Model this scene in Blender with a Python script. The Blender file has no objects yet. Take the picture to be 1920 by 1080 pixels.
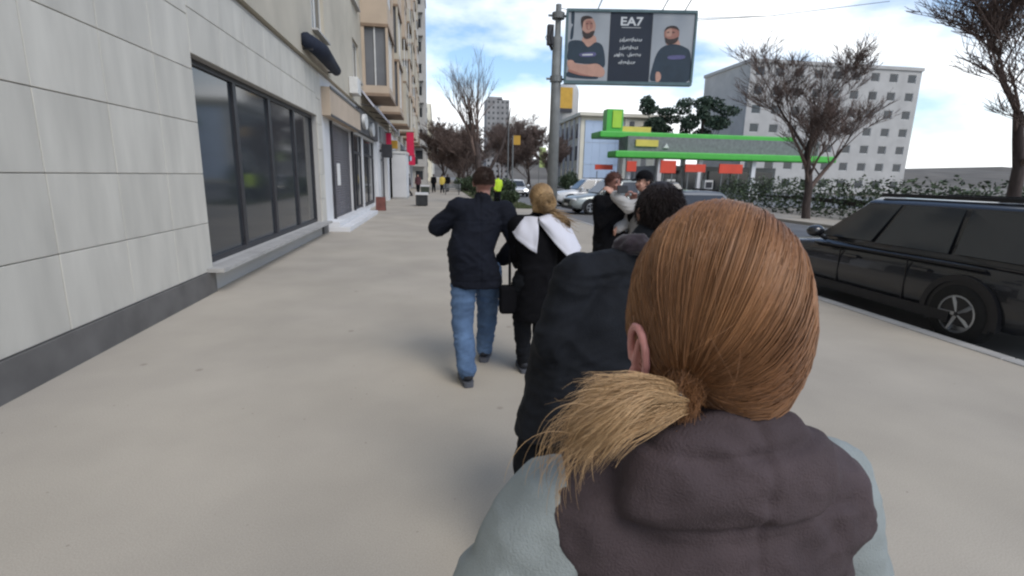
import bpy, bmesh, math, random
import numpy as np
from mathutils import Vector, Matrix, noise
random.seed(7); rng = np.random.default_rng(7)
SC = bpy.context.scene
COL = SC.collection
R = math.radians

# ------------------------------------------------------------------ camera
CAM_Z = 1.65
PITCH, YAW, ROLL = R(12.28), R(8.48), R(1.2)
cd = bpy.data.cameras.new('camera'); cam = bpy.data.objects.new('camera', cd); COL.objects.link(cam)
fh = Vector((math.sin(YAW), math.cos(YAW), 0)); rt = Vector((math.cos(YAW), -math.sin(YAW), 0)); zz = Vector((0, 0, 1))
fw = fh*math.cos(PITCH) - zz*math.sin(PITCH); up = fh*math.sin(PITCH) + zz*math.cos(PITCH)
r2 = rt*math.cos(ROLL) + up*math.sin(ROLL); u2 = up*math.cos(ROLL) - rt*math.sin(ROLL)
M3 = Matrix((r2, u2, -fw)).transposed()
cam.matrix_world = Matrix.Translation((0, 0, CAM_Z)) @ M3.to_4x4()
cd.sensor_width = 36; cd.lens = 18; cd.clip_start = 0.02; cd.clip_end = 3000
SC.camera = cam

# ------------------------------------------------------------------ sky, sun, exposure
SUN_EL, SUN_AZ = R(48), R(150)          # azimuth measured from +Y towards +X
w = bpy.data.worlds.new('World'); SC.world = w; w.use_nodes = True
nt = w.node_tree; nt.nodes.clear()
def wn(t, **k):
    n = nt.nodes.new(t)
    for a, b in k.items(): setattr(n, a, b)
    return n
wo = wn('ShaderNodeOutputWorld'); bg = wn('ShaderNodeBackground'); sky = wn('ShaderNodeTexSky', sky_type='NISHITA')
sky.sun_disc = False; sky.sun_elevation = SUN_EL; sky.sun_rotation = SUN_AZ; sky.air_density = 1.0; sky.dust_density = 0.6; sky.ozone_density = 1.2
bg.inputs['Strength'].default_value = 0.15
tc = wn('ShaderNodeTexCoord'); mp = wn('ShaderNodeMapping'); mp.inputs['Scale'].default_value = (1.5, 1.5, 3.6); mp.inputs['Location'].default_value = (0.35, 0.2, 0.72)
n1 = wn('ShaderNodeTexNoise'); n1.inputs['Scale'].default_value = 1.9; n1.inputs['Detail'].default_value = 7; n1.inputs['Roughness'].default_value = 0.52
sep = wn('ShaderNodeSeparateXYZ'); bias = wn('ShaderNodeMapRange'); bias.inputs[1].default_value = 0.0; bias.inputs[2].default_value = 0.55; bias.inputs[3].default_value = 0.18; bias.inputs[4].default_value = -0.13
add = wn('ShaderNodeMath', operation='ADD'); cr = wn('ShaderNodeValToRGB')
cr.color_ramp.elements[0].position = 0.46; cr.color_ramp.elements[1].position = 0.64
cr.color_ramp.elements[0].color = (0.09, 0.09, 0.09, 1)
mixs = wn('ShaderNodeMixRGB'); mixs.inputs['Color2'].default_value = (6.6, 6.8, 7.0, 1)
hs = wn('ShaderNodeHueSaturation'); hs.inputs['Value'].default_value = 0.82; hs.inputs['Saturation'].default_value = 1.22
L = nt.links.new
L(tc.outputs['Generated'], mp.inputs['Vector']); L(mp.outputs[0], n1.inputs['Vector']); L(tc.outputs['Generated'], sep.inputs[0])
L(sep.outputs[2], bias.inputs[0]); L(n1.outputs['Fac'], add.inputs[0]); L(bias.outputs[0], add.inputs[1]); L(add.outputs[0], cr.inputs[0])
L(sky.outputs[0], hs.inputs['Color']); L(cr.outputs[0], mixs.inputs['Fac']); L(hs.outputs[0], mixs.inputs['Color1']); L(mixs.outputs[0], bg.inputs['Color']); L(bg.outputs[0], wo.inputs['Surface'])

sd = bpy.data.lights.new('sun', 'SUN'); sd.energy = 1.3; sd.angle = R(32); sd.color = (1, 0.95, 0.88)
sun = bpy.data.objects.new('sun', sd); COL.objects.link(sun)
tosun = Vector((math.sin(SUN_AZ)*math.cos(SUN_EL), math.cos(SUN_AZ)*math.cos(SUN_EL), math.sin(SUN_EL)))
sun.rotation_euler = tosun.to_track_quat('Z', 'Y').to_euler()
SC.view_settings.view_transform = 'Standard'; SC.view_settings.look = 'None'; SC.view_settings.gamma = 1; SC.view_settings.use_curve_mapping = False
SC.view_settings.exposure = 0.6
SC.cycles.pixel_filter_type = 'BLACKMAN_HARRIS'; SC.cycles.filter_width = 2.3

# ------------------------------------------------------------------ materials
MATS = {}
def mat(name, col, rough=0.8, var=0.15, scale=4.0, bump=0.15, bscale=None, metal=0.0, spec=0.4, coat=0.0, stretch=(1, 1, 1), col2=None, sheen=0.0, emit=0.0, bdist=0.01, det=5.0, trans=0.0, island=0.0):
    if name in MATS: return MATS[name]
    m = bpy.data.materials.new(name); m.use_nodes = True; t = m.node_tree; t.nodes.clear()
    o = t.nodes.new('ShaderNodeOutputMaterial'); b = t.nodes.new('ShaderNodeBsdfPrincipled'); t.links.new(b.outputs[0], o.inputs[0])
    b.inputs['Roughness'].default_value = rough; b.inputs['Metallic'].default_value = metal; b.inputs['Specular IOR Level'].default_value = spec
    b.inputs['Coat Weight'].default_value = coat; b.inputs['Sheen Weight'].default_value = sheen; b.inputs['Transmission Weight'].default_value = trans
    if sheen: b.inputs['Sheen Roughness'].default_value = 0.6
    c = t.nodes.new('ShaderNodeTexCoord'); mpn = t.nodes.new('ShaderNodeMapping'); mpn.inputs['Scale'].default_value = stretch
    t.links.new(c.outputs['Object'], mpn.inputs[0])
    n = t.nodes.new('ShaderNodeTexNoise'); n.inputs['Scale'].default_value = scale; n.inputs['Detail'].default_value = det; t.links.new(mpn.outputs[0], n.inputs['Vector'])
    rp = t.nodes.new('ShaderNodeValToRGB'); rp.color_ramp.elements[0].position = 0.3; rp.color_ramp.elements[1].position = 0.72
    ca = [max(0, x*(1-var)) for x in col]; cb = [min(1, x*(1+var)) for x in (col2 or col)]
    rp.color_ramp.elements[0].color = (*ca, 1); rp.color_ramp.elements[1].color = (*cb, 1)
    t.links.new(n.outputs['Fac'], rp.inputs[0])
    src = rp.outputs[0]
    if island:
        g = t.nodes.new('ShaderNodeNewGeometry'); mr = t.nodes.new('ShaderNodeMapRange'); mr.inputs[3].default_value = 1-island; mr.inputs[4].default_value = 1+island
        t.links.new(g.outputs['Random Per Island'], mr.inputs[0]); mm = t.nodes.new('ShaderNodeVectorMath'); mm.operation = 'SCALE'
        t.links.new(src, mm.inputs[0]); t.links.new(mr.outputs[0], mm.inputs['Scale']); src = mm.outputs[0]
    t.links.new(src, b.inputs['Base Color'])
    if emit: t.links.new(src, b.inputs['Emission Color']); b.inputs['Emission Strength'].default_value = emit
    if bump:
        nb = t.nodes.new('ShaderNodeTexNoise'); nb.inputs['Scale'].default_value = bscale or scale*6; nb.inputs['Detail'].default_value = 4; t.links.new(mpn.outputs[0], nb.inputs['Vector'])
        bp = t.nodes.new('ShaderNodeBump'); bp.inputs['Strength'].default_value = bump; bp.inputs['Distance'].default_value = bdist
        t.links.new(nb.outputs['Fac'], bp.inputs['Height']); t.links.new(bp.outputs[0], b.inputs['Normal'])
    MATS[name] = m; return m

def pavement_mat():
    m = mat('pavement', (0.41, 0.368, 0.305), 0.85, 0.10, 0.9, 0.25, 60, spec=0.3, bdist=0.004)
    t = m.node_tree; b = [n for n in t.nodes if n.type == 'BSDF_PRINCIPLED'][0]; src = b.inputs['Base Color'].links[0].from_socket
    c = [n for n in t.nodes if n.type == 'TEX_COORD'][0]
    def N(ty, **k):
        n = t.nodes.new(ty)
        for a, v in k.items(): setattr(n, a, v)
        return n
    # small dark stains (old gum, drips) and a fine aggregate grain
    v = N('ShaderNodeTexVoronoi'); v.inputs['Scale'].default_value = 1.7; t.links.new(c.outputs['Object'], v.inputs['Vector'])
    r = N('ShaderNodeValToRGB'); r.color_ramp.elements[0].position = 0.035; r.color_ramp.elements[0].color = (0.74, 0.73, 0.72, 1); r.color_ramp.elements[1].position = 0.06; t.links.new(v.outputs['Distance'], r.inputs[0])
    g = N('ShaderNodeTexNoise'); g.inputs['Scale'].default_value = 150; g.inputs['Detail'].default_value = 2; t.links.new(c.outputs['Object'], g.inputs['Vector'])
    r2_ = N('ShaderNodeValToRGB'); r2_.color_ramp.elements[0].color = (0.86, 0.86, 0.86, 1); r2_.color_ramp.elements[0].position = 0.3; r2_.color_ramp.elements[1].color = (1.08, 1.08, 1.08, 1); r2_.color_ramp.elements[1].position = 0.7; t.links.new(g.outputs['Fac'], r2_.inputs[0])
    # broad worn patches and a long crack
    h = N('ShaderNodeTexNoise'); h.inputs['Scale'].default_value = 0.35; h.inputs['Detail'].default_value = 6; t.links.new(c.outputs['Object'], h.inputs['Vector'])
    r3 = N('ShaderNodeValToRGB'); r3.color_ramp.elements[0].position = 0.35; r3.color_ramp.elements[0].color = (0.93, 0.93, 0.935, 1); r3.color_ramp.elements[1].position = 0.65; r3.color_ramp.elements[1].color = (1.03, 1.025, 1.01, 1); t.links.new(h.outputs['Fac'], r3.inputs[0])
    vc = N('ShaderNodeTexVoronoi', feature='DISTANCE_TO_EDGE'); vc.inputs['Scale'].default_value = 0.28
    wv = N('ShaderNodeTexNoise'); wv.inputs['Scale'].default_value = 2.5; wv.inputs['Detail'].default_value = 5
    mxv = N('ShaderNodeMixRGB'); mxv.inputs[0].default_value = 0.25; t.links.new(c.outputs['Object'], mxv.inputs[1]); t.links.new(c.outputs['Object'], wv.inputs['Vector']); t.links.new(wv.outputs['Color'], mxv.inputs[2]); t.links.new(mxv.outputs[0], vc.inputs['Vector'])
    r4 = N('ShaderNodeValToRGB'); r4.color_ramp.elements[0].position = 0.0004; r4.color_ramp.elements[0].color = (0.90, 0.90, 0.89, 1); r4.color_ramp.elements[1].position = 0.002; t.links.new(vc.outputs['Distance'], r4.inputs[0])
    v2 = N('ShaderNodeTexVoronoi'); v2.inputs['Scale'].default_value = 11; t.links.new(c.outputs['Object'], v2.inputs['Vector'])
    r5 = N('ShaderNodeValToRGB'); r5.color_ramp.elements[0].position = 0.05; r5.color_ramp.elements[0].color = (0.70, 0.69, 0.68, 1); r5.color_ramp.elements[1].position = 0.10; t.links.new(v2.outputs['Distance'], r5.inputs[0])
    sc5 = N('ShaderNodeSeparateColor'); t.links.new(v2.outputs['Color'], sc5.inputs[0]); gt = N('ShaderNodeMath', operation='GREATER_THAN'); gt.inputs[1].default_value = 0.82; t.links.new(sc5.outputs[0], gt.inputs[0])
    mx5 = N('ShaderNodeMixRGB'); mx5.inputs[1].default_value = (1, 1, 1, 1); t.links.new(gt.outputs[0], mx5.inputs[0]); t.links.new(r5.outputs[0], mx5.inputs[2])
    for x in (r, r2_, r3, mx5):
        mm = N('ShaderNodeMixRGB', blend_type='MULTIPLY'); mm.inputs[0].default_value = 1; t.links.new(src, mm.inputs[1]); t.links.new(x.outputs[0], mm.inputs[2]); src = mm.outputs[0]
    t.links.new(src, b.inputs['Base Color'])
    return m

def per_object(m, k):
    t = m.node_tree; b = [n for n in t.nodes if n.type == 'BSDF_PRINCIPLED'][0]; src = b.inputs['Base Color'].links[0].from_socket
    oi = t.nodes.new('ShaderNodeObjectInfo'); mr = t.nodes.new('ShaderNodeMapRange'); mr.inputs[3].default_value = 1-k; mr.inputs[4].default_value = 1+k; t.links.new(oi.outputs['Random'], mr.inputs[0])
    mm = t.nodes.new('ShaderNodeVectorMath'); mm.operation = 'SCALE'; t.links.new(src, mm.inputs[0]); t.links.new(mr.outputs[0], mm.inputs['Scale']); t.links.new(mm.outputs[0], b.inputs['Base Color'])
    # shift the grain from piece to piece
    mp_ = [n for n in t.nodes if n.type == 'MAPPING'][0]; cb_ = t.nodes.new('ShaderNodeCombineXYZ'); ml = t.nodes.new('ShaderNodeMath'); ml.operation = 'MULTIPLY'; ml.inputs[1].default_value = 40; t.links.new(oi.outputs['Random'], ml.inputs[0])
    for i in range(3): t.links.new(ml.outputs[0], cb_.inputs[i])
    t.links.new(cb_.outputs[0], mp_.inputs['Location'])
PAVE = pavement_mat()
GROUND = mat('ground_dirt', (0.17, 0.15, 0.12), 0.95, 0.25, 0.6)
ASPH = mat('asphalt', (0.17, 0.168, 0.165), 0.9, 0.18, 0.7, 0.3, 70, bdist=0.004)
KERB = mat('kerb_stone', (0.36, 0.35, 0.33), 0.85, 0.15, 3, 0.2)
WHITEP = mat('road_paint', (0.62, 0.62, 0.6), 0.7, 0.2, 6)
BEIGE = mat('beige_plaster', (0.47, 0.43, 0.35), 0.9, 0.12, 0.8, 0.2, 30)
PEACH = mat('peach_plaster', (0.47, 0.38, 0.29), 0.9, 0.12, 0.9, 0.2, 30)
GREYW = mat('grey_render', (0.43, 0.42, 0.40), 0.9, 0.10, 0.5, 0.2, 25)
CREAMW = mat('cream_render', (0.70, 0.66, 0.54), 0.9, 0.08, 0.4, 0.15, 20)
BROWN = mat('brown_soffit', (0.23, 0.165, 0.115), 0.9, 0.2, 1.5, 0.2)
GLASSD = mat('window_glass', (0.035, 0.04, 0.045), 0.08, 0.2, 0.5, 0.02, 3, spec=0.6)
GLASSG = mat('grey_glazing', (0.15, 0.155, 0.165), 0.12, 0.2, 0.6, 0.02, 3, spec=0.6)
FRAMEW = mat('white_frame', (0.6, 0.6, 0.58), 0.5, 0.08, 5, 0.05)
FRAMED = mat('dark_frame', (0.03, 0.03, 0.035), 0.45, 0.2, 5, 0.05)
PALEST = mat('pale_stone', (0.53, 0.505, 0.445), 0.6, 0.12, 2.2, 0.2, 45, bdist=0.003, stretch=(1, 1.6, .35), det=8)
per_object(PALEST, .05)
WHITEW = mat('white_panel', (0.62, 0.62, 0.62), 0.7, 0.06, 1.2, 0.08)
SHUT = mat('grey_shutter', (0.15, 0.14, 0.15), 0.5, 0.12, 2, 0.05, metal=0.3)
METALG = mat('grey_metal', (0.17, 0.18, 0.18), 0.6, 0.22, 3, 0.1, 30)
BARK = mat('bark', (0.065, 0.05, 0.045), 0.95, 0.35, 8, 0.6, 30, stretch=(1, 1, 0.25))
TWIG = mat('twigs', (0.12, 0.086, 0.072), 0.95, 0.3, 3, 0, island=0.35)
LEAFD = mat('dark_leaves', (0.04, 0.062, 0.035), 0.75, 0.35, 2, 0, col2=(0.06, 0.085, 0.04), island=0.4)
PINE = mat('pine_needles', (0.045, 0.07, 0.045), 0.8, 0.3, 1.5, 0, island=0.4)
GRASS = mat('grass_blades', (0.085, 0.105, 0.045), 0.9, 0.3, 2, 0, island=0.35)
GREENC = mat('green_cladding', (0.075, 0.43, 0.06), 0.45, 0.08, 1, 0.03)
LIME = mat('lime_panel', (0.36, 0.60, 0.05), 0.45, 0.08, 1, 0.03)
YELLOW = mat('yellow_panel', (0.62, 0.50, 0.10), 0.5, 0.1, 1, 0.03)
OCHRE = mat('ochre_panel', (0.50, 0.29, 0.04), 0.6, 0.1, 1.5, 0.05)
RED = mat('red_panel', (0.62, 0.07, 0.035), 0.5, 0.1, 1, 0.03)
CRIMSON = mat('crimson_banner', (0.55, 0.02, 0.07), 0.8, 0.1, 2, 0.1)
SKYB = mat('light_blue_panel', (0.44, 0.54, 0.68), 0.5, 0.05, 0.5, 0.03)
BLACKP = mat('black_plastic', (0.012, 0.012, 0.014), 0.4, 0.2, 8, 0.05)
TYRE = mat('tyre', (0.014, 0.014, 0.014), 0.9, 0.2, 10, 0.2)
RIM = mat('rim', (0.38, 0.39, 0.4), 0.35, 0.1, 5, 0, metal=0.8)
LAMPW = mat('headlamp', (0.7, 0.72, 0.72), 0.1, 0.05, 5, 0, coat=0.5)
LAMPON = mat('headlamp_lit', (1, 0.97, 0.9), 0.1, 0.0, 5, 0, emit=6)
TAIL = mat('tail_lamp', (0.35, 0.01, 0.01), 0.15, 0.1, 5, 0, coat=0.5)
PAPER = mat('paper', (0.7, 0.69, 0.66), 0.8, 0.06, 5, 0)
SKIN = mat('skin', (0.46, 0.25, 0.18), 0.5, 0.10, 14, 0.1, 200, col2=(0.50, 0.28, 0.21), bdist=0.001)
SKINR = mat('ruddy_skin', (0.31, 0.155, 0.12), 0.5, 0.12, 12, 0.1, 200, bdist=0.001)
EYEM = mat('eye', (0.02, 0.015, 0.012), 0.2, 0.1, 5, 0)
LIPM = mat('lip', (0.28, 0.09, 0.075), 0.5, 0.1, 5, 0)

# ------------------------------------------------------------------ mesh builder
class MB:
    def __init__(s): s.v = []; s.f = []
    def box(s, x0, x1, y0, y1, z0, z1):
        b = len(s.v)
        s.v += [(x0, y0, z0), (x1, y0, z0), (x1, y1, z0), (x0, y1, z0), (x0, y0, z1), (x1, y0, z1), (x1, y1, z1), (x0, y1, z1)]
        s.f += [(b, b+3, b+2, b+1), (b+4, b+5, b+6, b+7), (b, b+1, b+5, b+4), (b+1, b+2, b+6, b+5), (b+2, b+3, b+7, b+6), (b+3, b, b+4, b+7)]
        return s
    def rings(s, rs, cap=True, closed=True):
        b = len(s.v); n = len(rs[0])
        for r in rs: s.v += [tuple(p) for p in r]
        for i in range(len(rs)-1):
            for j in range(n if closed else n-1):
                a = b+i*n+j; c = b+i*n+(j+1) % n
                s.f.append((a, c, c+n, a+n))
        if cap and closed:
            s.f.append(tuple(b+j for j in range(n))[::-1]); s.f.append(tuple(b+(len(rs)-1)*n+j for j in range(n)))
        return s
    def tube(s, pts, rad, n=8, cap=True):
        pts = [Vector(p) for p in pts]; rs = []
        if not hasattr(rad, '__len__'): rad = [rad]*len(pts)
        t0 = (pts[1]-pts[0]).normalized(); ref = Vector((0, 0, 1)) if abs(t0.z) < 0.9 else Vector((1, 0, 0))
        u = t0.cross(ref).normalized()
        for i, p in enumerate(pts):
            t = (pts[min(i+1, len(pts)-1)]-pts[max(i-1, 0)]).normalized()
            u = (u-t*u.dot(t)).normalized(); v = t.cross(u)
            rs.append([p+(u*math.cos(a)+v*math.sin(a))*rad[i] for a in [2*math.pi*k/n for k in range(n)]])
        return s.rings(rs, cap)
    def capsule(s, a, ra, b, rb, n=14):
        a = Vector(a); b = Vector(b); d = (b-a); l = d.length or 1e-4; d = d/l
        pts = []; rad = []
        for k in range(5):
            th = math.pi/2*(k/4.0)
            pts.append(a-d*ra*math.cos(th)); rad.append(max(ra*math.sin(th), 0.002))
        for k in range(5):
            th = math.pi/2*(k/4.0)
            pts.append(b+d*rb*math.sin(th)); rad.append(max(rb*math.cos(th), 0.002))
        return s.tube(pts, rad, n)
    def chain(s, pts, rad, n=14):
        for i in range(len(pts)-1): s.capsule(pts[i], rad[i], pts[i+1], rad[i+1], n)
        return s
    def ell(s, c, r, rot=None, n=20, m=12):
        c = Vector(c); rs = []
        for i in range(m+1):
            th = math.pi*i/m; q = []
            for j in range(n):
                a = 2*math.pi*j/n; p = Vector((r[0]*max(math.sin(th), 0.01)*math.cos(a), r[1]*max(math.sin(th), 0.01)*math.sin(a), -r[2]*math.cos(th)))
                q.append(c+(rot @ p if rot else p))
            rs.append(q)
        return s.rings(rs)
    def poly(s, pts, n):      # flat polygon extruded by vector n
        b = len(s.v); k = len(pts); n = Vector(n); pts = [Vector(p) for p in pts]
        s.v += [tuple(p) for p in pts]+[tuple(p+n) for p in pts]
        s.f.append(tuple(b+i for i in range(k))[::-1]); s.f.append(tuple(b+k+i for i in range(k)))
        for i in range(k): s.f.append((b+i, b+(i+1) % k, b+k+(i+1) % k, b+k+i))
        return s
    def mesh(s, name='mesh', smooth=False):
        me = bpy.data.meshes.new(name); me.from_pydata(s.v, [], s.f)
        if len(s.f) < 4000: bm = bmesh.new(); bm.from_mesh(me); bmesh.ops.recalc_face_normals(bm, faces=bm.faces); bm.to_mesh(me); bm.free()
        if smooth: me.polygons.foreach_set('use_smooth', [True]*len(me.polygons))
        return me
    def build(s, name, m, parent=None, loc=None, smooth=False):
        return link(name, s.mesh(name, smooth), m, parent, loc)

def link(name, me, m, parent=None, loc=None, rot=None):
    if m and not me.materials: me.materials.append(m)
    o = bpy.data.objects.new(name, me); COL.objects.link(o)
    if parent: o.parent = parent
    if loc is not None: o.location = loc
    if rot is not None: o.rotation_euler = rot
    return o
def empty(name, loc=(0, 0, 0), rz=0):
    o = bpy.data.objects.new(name, None); COL.objects.link(o); o.location = loc; o.rotation_euler = (0, 0, rz); o.empty_display_size = 0.2; return o
def tag(o, label, cat, group=None):
    o['label'] = label; o['category'] = cat
    if group: o['group'] = group
    return o
def struct(o, kind='structure'): o['kind'] = kind; return o
def bevelled(me, w=0.02, seg=2):
    bm = bmesh.new(); bm.from_mesh(me); bmesh.ops.bevel(bm, geom=list(bm.edges), offset=w, segments=seg, affect='EDGES', profile=0.6); bm.to_mesh(me); bm.free(); return me
def remesh(mb, vox, it=6, fn=None, name='mesh'):
    me = mb.mesh(name); o = bpy.data.objects.new('tmp', me); COL.objects.link(o)
    m = o.modifiers.new('r', 'REMESH'); m.mode = 'VOXEL'; m.voxel_size = vox
    if it: q = o.modifiers.new('s', 'SMOOTH'); q.factor = 0.5; q.iterations = it
    dg = bpy.context.evaluated_depsgraph_get(); dg.update()
    me2 = bpy.data.meshes.new_from_object(o.evaluated_get(dg)); bpy.data.objects.remove(o); bpy.data.meshes.remove(me); me2.name = name
    if fn:
        n = len(me2.vertices); co = np.empty(n*3); no = np.empty(n*3); me2.vertices.foreach_get('co', co); me2.vertices.foreach_get('normal', no)
        co = co.reshape(-1, 3); no = no.reshape(-1, 3); d = np.array([fn(Vector(p)) for p in co]); co += no*d[:, None]
        me2.vertices.foreach_set('co', co.ravel()); me2.update()
    me2.polygons.foreach_set('use_smooth', [True]*len(me2.polygons))
    return me2
def folds(amp, sx, sy, sz, seed=0):
    def f(p):
        w2 = noise.noise(Vector((p.x*3+seed, p.y*3, p.z*3)))
        e = noise.noise(Vector(((p.x+p.z*.5+w2*.2)*sx*2.2, p.y*sy*1.5, (p.z-p.x*.4)*sz*2.4+seed)))
        q = Vector((p.x*sx+seed, p.y*sy, p.z*sz)); wv = noise.noise(q*0.5)*1.3
        a = noise.noise(q+Vector((wv, wv*0.7, wv))); b = noise.noise(q*2.3+Vector((3, 1, wv)))
        return amp*((1-abs(a)*2.2)*0.9+b*0.45-0.3+(.5-abs(e)*1.6)*max(0, .55+w2))
    return f

# ================================================================== THE SETTING
g = MB().box(-1500, 1500, -600, 2400, -0.6, -0.134).build('ground', GROUND); struct(g)
rd = MB().box(5.62, 15.6, -60, 420, -0.3, -0.12).build('road', ASPH); struct(rd)
pv = MB().box(-3.6, 5.44, -30, 27, -0.3, 0.0).build('pavement', PAVE); struct(pv)
pv2 = MB().box(-3.6, 2.6, 27, 420, -0.3, 0.0).build('pavement', PAVE); struct(pv2)
kb = struct(empty('kerb', (5.53, 0, 0)))
kme = bevelled(MB().box(-0.088, 0.088, -0.495, 0.495, -0.25, 0.012).mesh('kerb_stone'), 0.015, 2)
for i in range(-4, 60): link('kerb_stone', kme, KERB, kb, (0, i+0.5, 0))
kf = MB().box(-0.088, 0.088, 60, 420, -0.25, 0.012).build('kerb_run', KERB, kb)
vg = MB().box(2.6, 5.44, 27, 420, -0.3, -0.01).build('verge_soil', GROUND); struct(vg)
# grass on the verge
gb = MB()
for i in range(7000):
    x = random.uniform(2.65, 5.4); y = 27.1+random.random()**1.6*45; h = random.uniform(.04, .16); a = random.uniform(0, 6.28); b = random.uniform(-.05, .05); k = len(gb.v)
    gb.v += [(x-.02*math.cos(a), y-.02*math.sin(a), -.02), (x+.02*math.cos(a), y+.02*math.sin(a), -.02), (x+b, y+b, h)]; gb.f.append((k, k+1, k+2))
go = gb.build('grass', GRASS); struct(go, 'stuff'); tag(go, 'short pale green grass on the verge beyond the pole', 'grass')
fp = MB().box(15.7, 60, 34, 90, -0.3, -0.1).build('forecourt', ASPH); struct(fp)
fp2 = MB().box(15.7, 18.5, -60, 34, -0.3, 0.0).build('pavement', PAVE); struct(fp2)
fp3 = MB().box(15.7, 18.5, 90, 420, -0.3, 0.0).build('pavement', PAVE); struct(fp3)
lm = struct(empty('road_marking', (10.6, 0, -0.116)))
lme = MB().box(-.06, .06, -1.5, 1.5, 0, .002).mesh('dash')
for i in range(-2, 26): link('dash', lme, WHITEP, lm, (0, i*6.0, 0))

hl_ = MB(); NX = 60
rows = []
for j, (yy, kz) in enumerate(((420, 0), (520, .55), (700, 1), (1000, .9), (1400, .2))):
    rows.append([(-900+i*30, yy, -1+kz*(26+14*noise.noise(Vector((i*.23, j*.7, 1)))+8*noise.noise(Vector((i*.7, j, 5))))) for i in range(NX+1)])
hl_.rings(rows, cap=False, closed=False); ho = hl_.build('hills', mat('hill_scrub', (.12, .105, .085), .95, .3, .03, 0), smooth=True); struct(ho)
# ------------------------------------------------------------------ apartment block on the left
XF = -3.0; FH = 2.7; Z0 = 4.3
def facade_x(root, xf, y0, y1, z0, floors, fh, wins, wallm, framem=FRAMEW, glass=GLASSD, wb=0.85, wt=2.25, thick=0.28, depth=10, seed=0):
    """street-facing wall (normal +x) with real openings; wins = list of (y, width)"""
    rr = random.Random(seed)
    wl = MB(); y0l, y1l = y0, y1
    for k in range(floors):
        zb = z0+k*fh
        wl.box(xf-thick, xf, y0l, y1l, zb, zb+wb)
        wl.box(xf-thick, xf, y0l, y1l, zb+wt, zb+fh)
        edges = [y0l]+[e for (yy, ww) in wins for e in (yy-ww/2, yy+ww/2)]+[y1l]
        for a, b in zip(edges[::2], edges[1::2]):
            if b > a: wl.box(xf-thick, xf, a, b, zb+wb, zb+wt)
    wl.box(xf-depth, xf-thick-.12, y0l+.02, y1l-.02, z0, z0+floors*fh)
    wl.box(xf-depth-.2, xf+.18, y0l-.1, y1l+.1, z0+floors*fh, z0+floors*fh+.5)
    wl.build('wall', wallm, root)
    cache = {}
    for k in range(floors):
        for (yy, ww) in wins:
            if ww not in cache:
                h = wt-wb; f = MB(); t = .06
                f.box(-.03, .03, -ww/2, ww/2, 0, t).box(-.03, .03, -ww/2, ww/2, h-t, h).box(-.03, .03, -ww/2, -ww/2+t, t, h-t).box(-.03, .03, ww/2-t, ww/2, t, h-t).box(-.03, .03, -t/2, t/2, t, h-t)
                cache[ww] = (f.mesh('window'), MB().box(-.008, .008, -ww/2+t, ww/2-t, t, h-t).mesh('pane'), MB().box(-.03, .14, -ww/2-.05, ww/2+.05, -.05, -.002).mesh('sill'))
            f = link('window', cache[ww][0], framem, root, (xf-.12, yy, z0+k*fh+wb))
            link('pane', cache[ww][1], glass if rr.random() < .7 else GLASSG, f)
            link('sill', cache[ww][2], GREYW, f, (.12, 0, 0))

root = empty('apartment_block', (0, 0, 0)); tag(root, 'long beige apartment block with stacked balconies above the shops on the left', 'building')
bays = [(23.4+i*6.6) for i in range(7)]; wins = [(b+4.9, 1.5) for b in [3.6, 10.2, 16.8]+bays]
facade_x(root, XF, -14, 70, Z0, 9, FH, wins, BEIGE, seed=3)
BL, BP = 3.2, 1.08
# balcony kinds share their meshes
def balcony_meshes(kind):
    b = MB(); p = MB(); fr = MB()
    if kind == 0:      # walled-in box with a small end window
        b.box(0, BP, 0, BL, .12, 1.0).box(0, BP, 0, BL, 2.2, FH)
        b.box(BP-.12, BP, 0, .5, 1.0, 2.2).box(BP-.12, BP, BL-.5, BL, 1.0, 2.2).box(0, BP-.12, 0, .12, 1.0, 1.35).box(0, BP-.12, 0, .12, 1.9, 2.2).box(0, .45, 0, .12, 1.35, 1.9).box(.8, BP-.12, 0, .12, 1.35, 1.9).box(0, BP-.12, BL-.12, BL, 1.0, 2.2)
        p.box(.45, .8, .05, .07, 1.35, 1.9).box(BP-.07, BP-.05, .5, BL-.5, 1.0, 2.2)
        fr.box(BP-.09, BP-.03, 1.55, 1.65, 1.0, 2.2)
    elif kind == 1:    # glazed with grey panels, set in
        b.box(.0, BP, 0, BL, .12, .42).box(BP-.1, BP, 0, .1, .42, FH).box(BP-.1, BP, BL-.1, BL, .42, FH).box(0, .12, 0, .1, .42, FH)
        p.box(.12, BP-.1, .12, .16, .42, FH).box(BP-.16, BP-.12, .16, BL-.1, .42, FH)
        for k in range(1, 4): fr.box(BP-.11, BP-.05, .1+k*.75-.03, .1+k*.75+.03, .42, FH)
        fr.box(.5, .55, .06, .11, .42, FH)
    else:              # open: parapet, deep shade behind painted in as a dark sheet
        b.box(BP-.1, BP, 0, BL, .12, 1.02).box(0, BP-.1, 0, .1, .12, 1.02).box(0, BP-.1, BL-.1, BL, .12, 1.02)
        p.box(.005, .03, .5, BL-.5, .1, 2.2)
        fr.box(BP-.09, BP-.03, .02, .08, 1.02, FH).box(BP-.09, BP-.03, BL-.08, BL-.02, 1.02, FH).box(BP-.1, BP, 0, BL, 1.02, 1.08)
    sl = MB().box(0, BP+.03, -.03, BL+.03, 0, .118)
    return b.mesh('balcony'), p.mesh('pane'), fr.mesh('mullion'), sl.mesh('slab')
BM = [[m for m in balcony_meshes(k)] for k in range(3)]
BMM = {}
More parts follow.
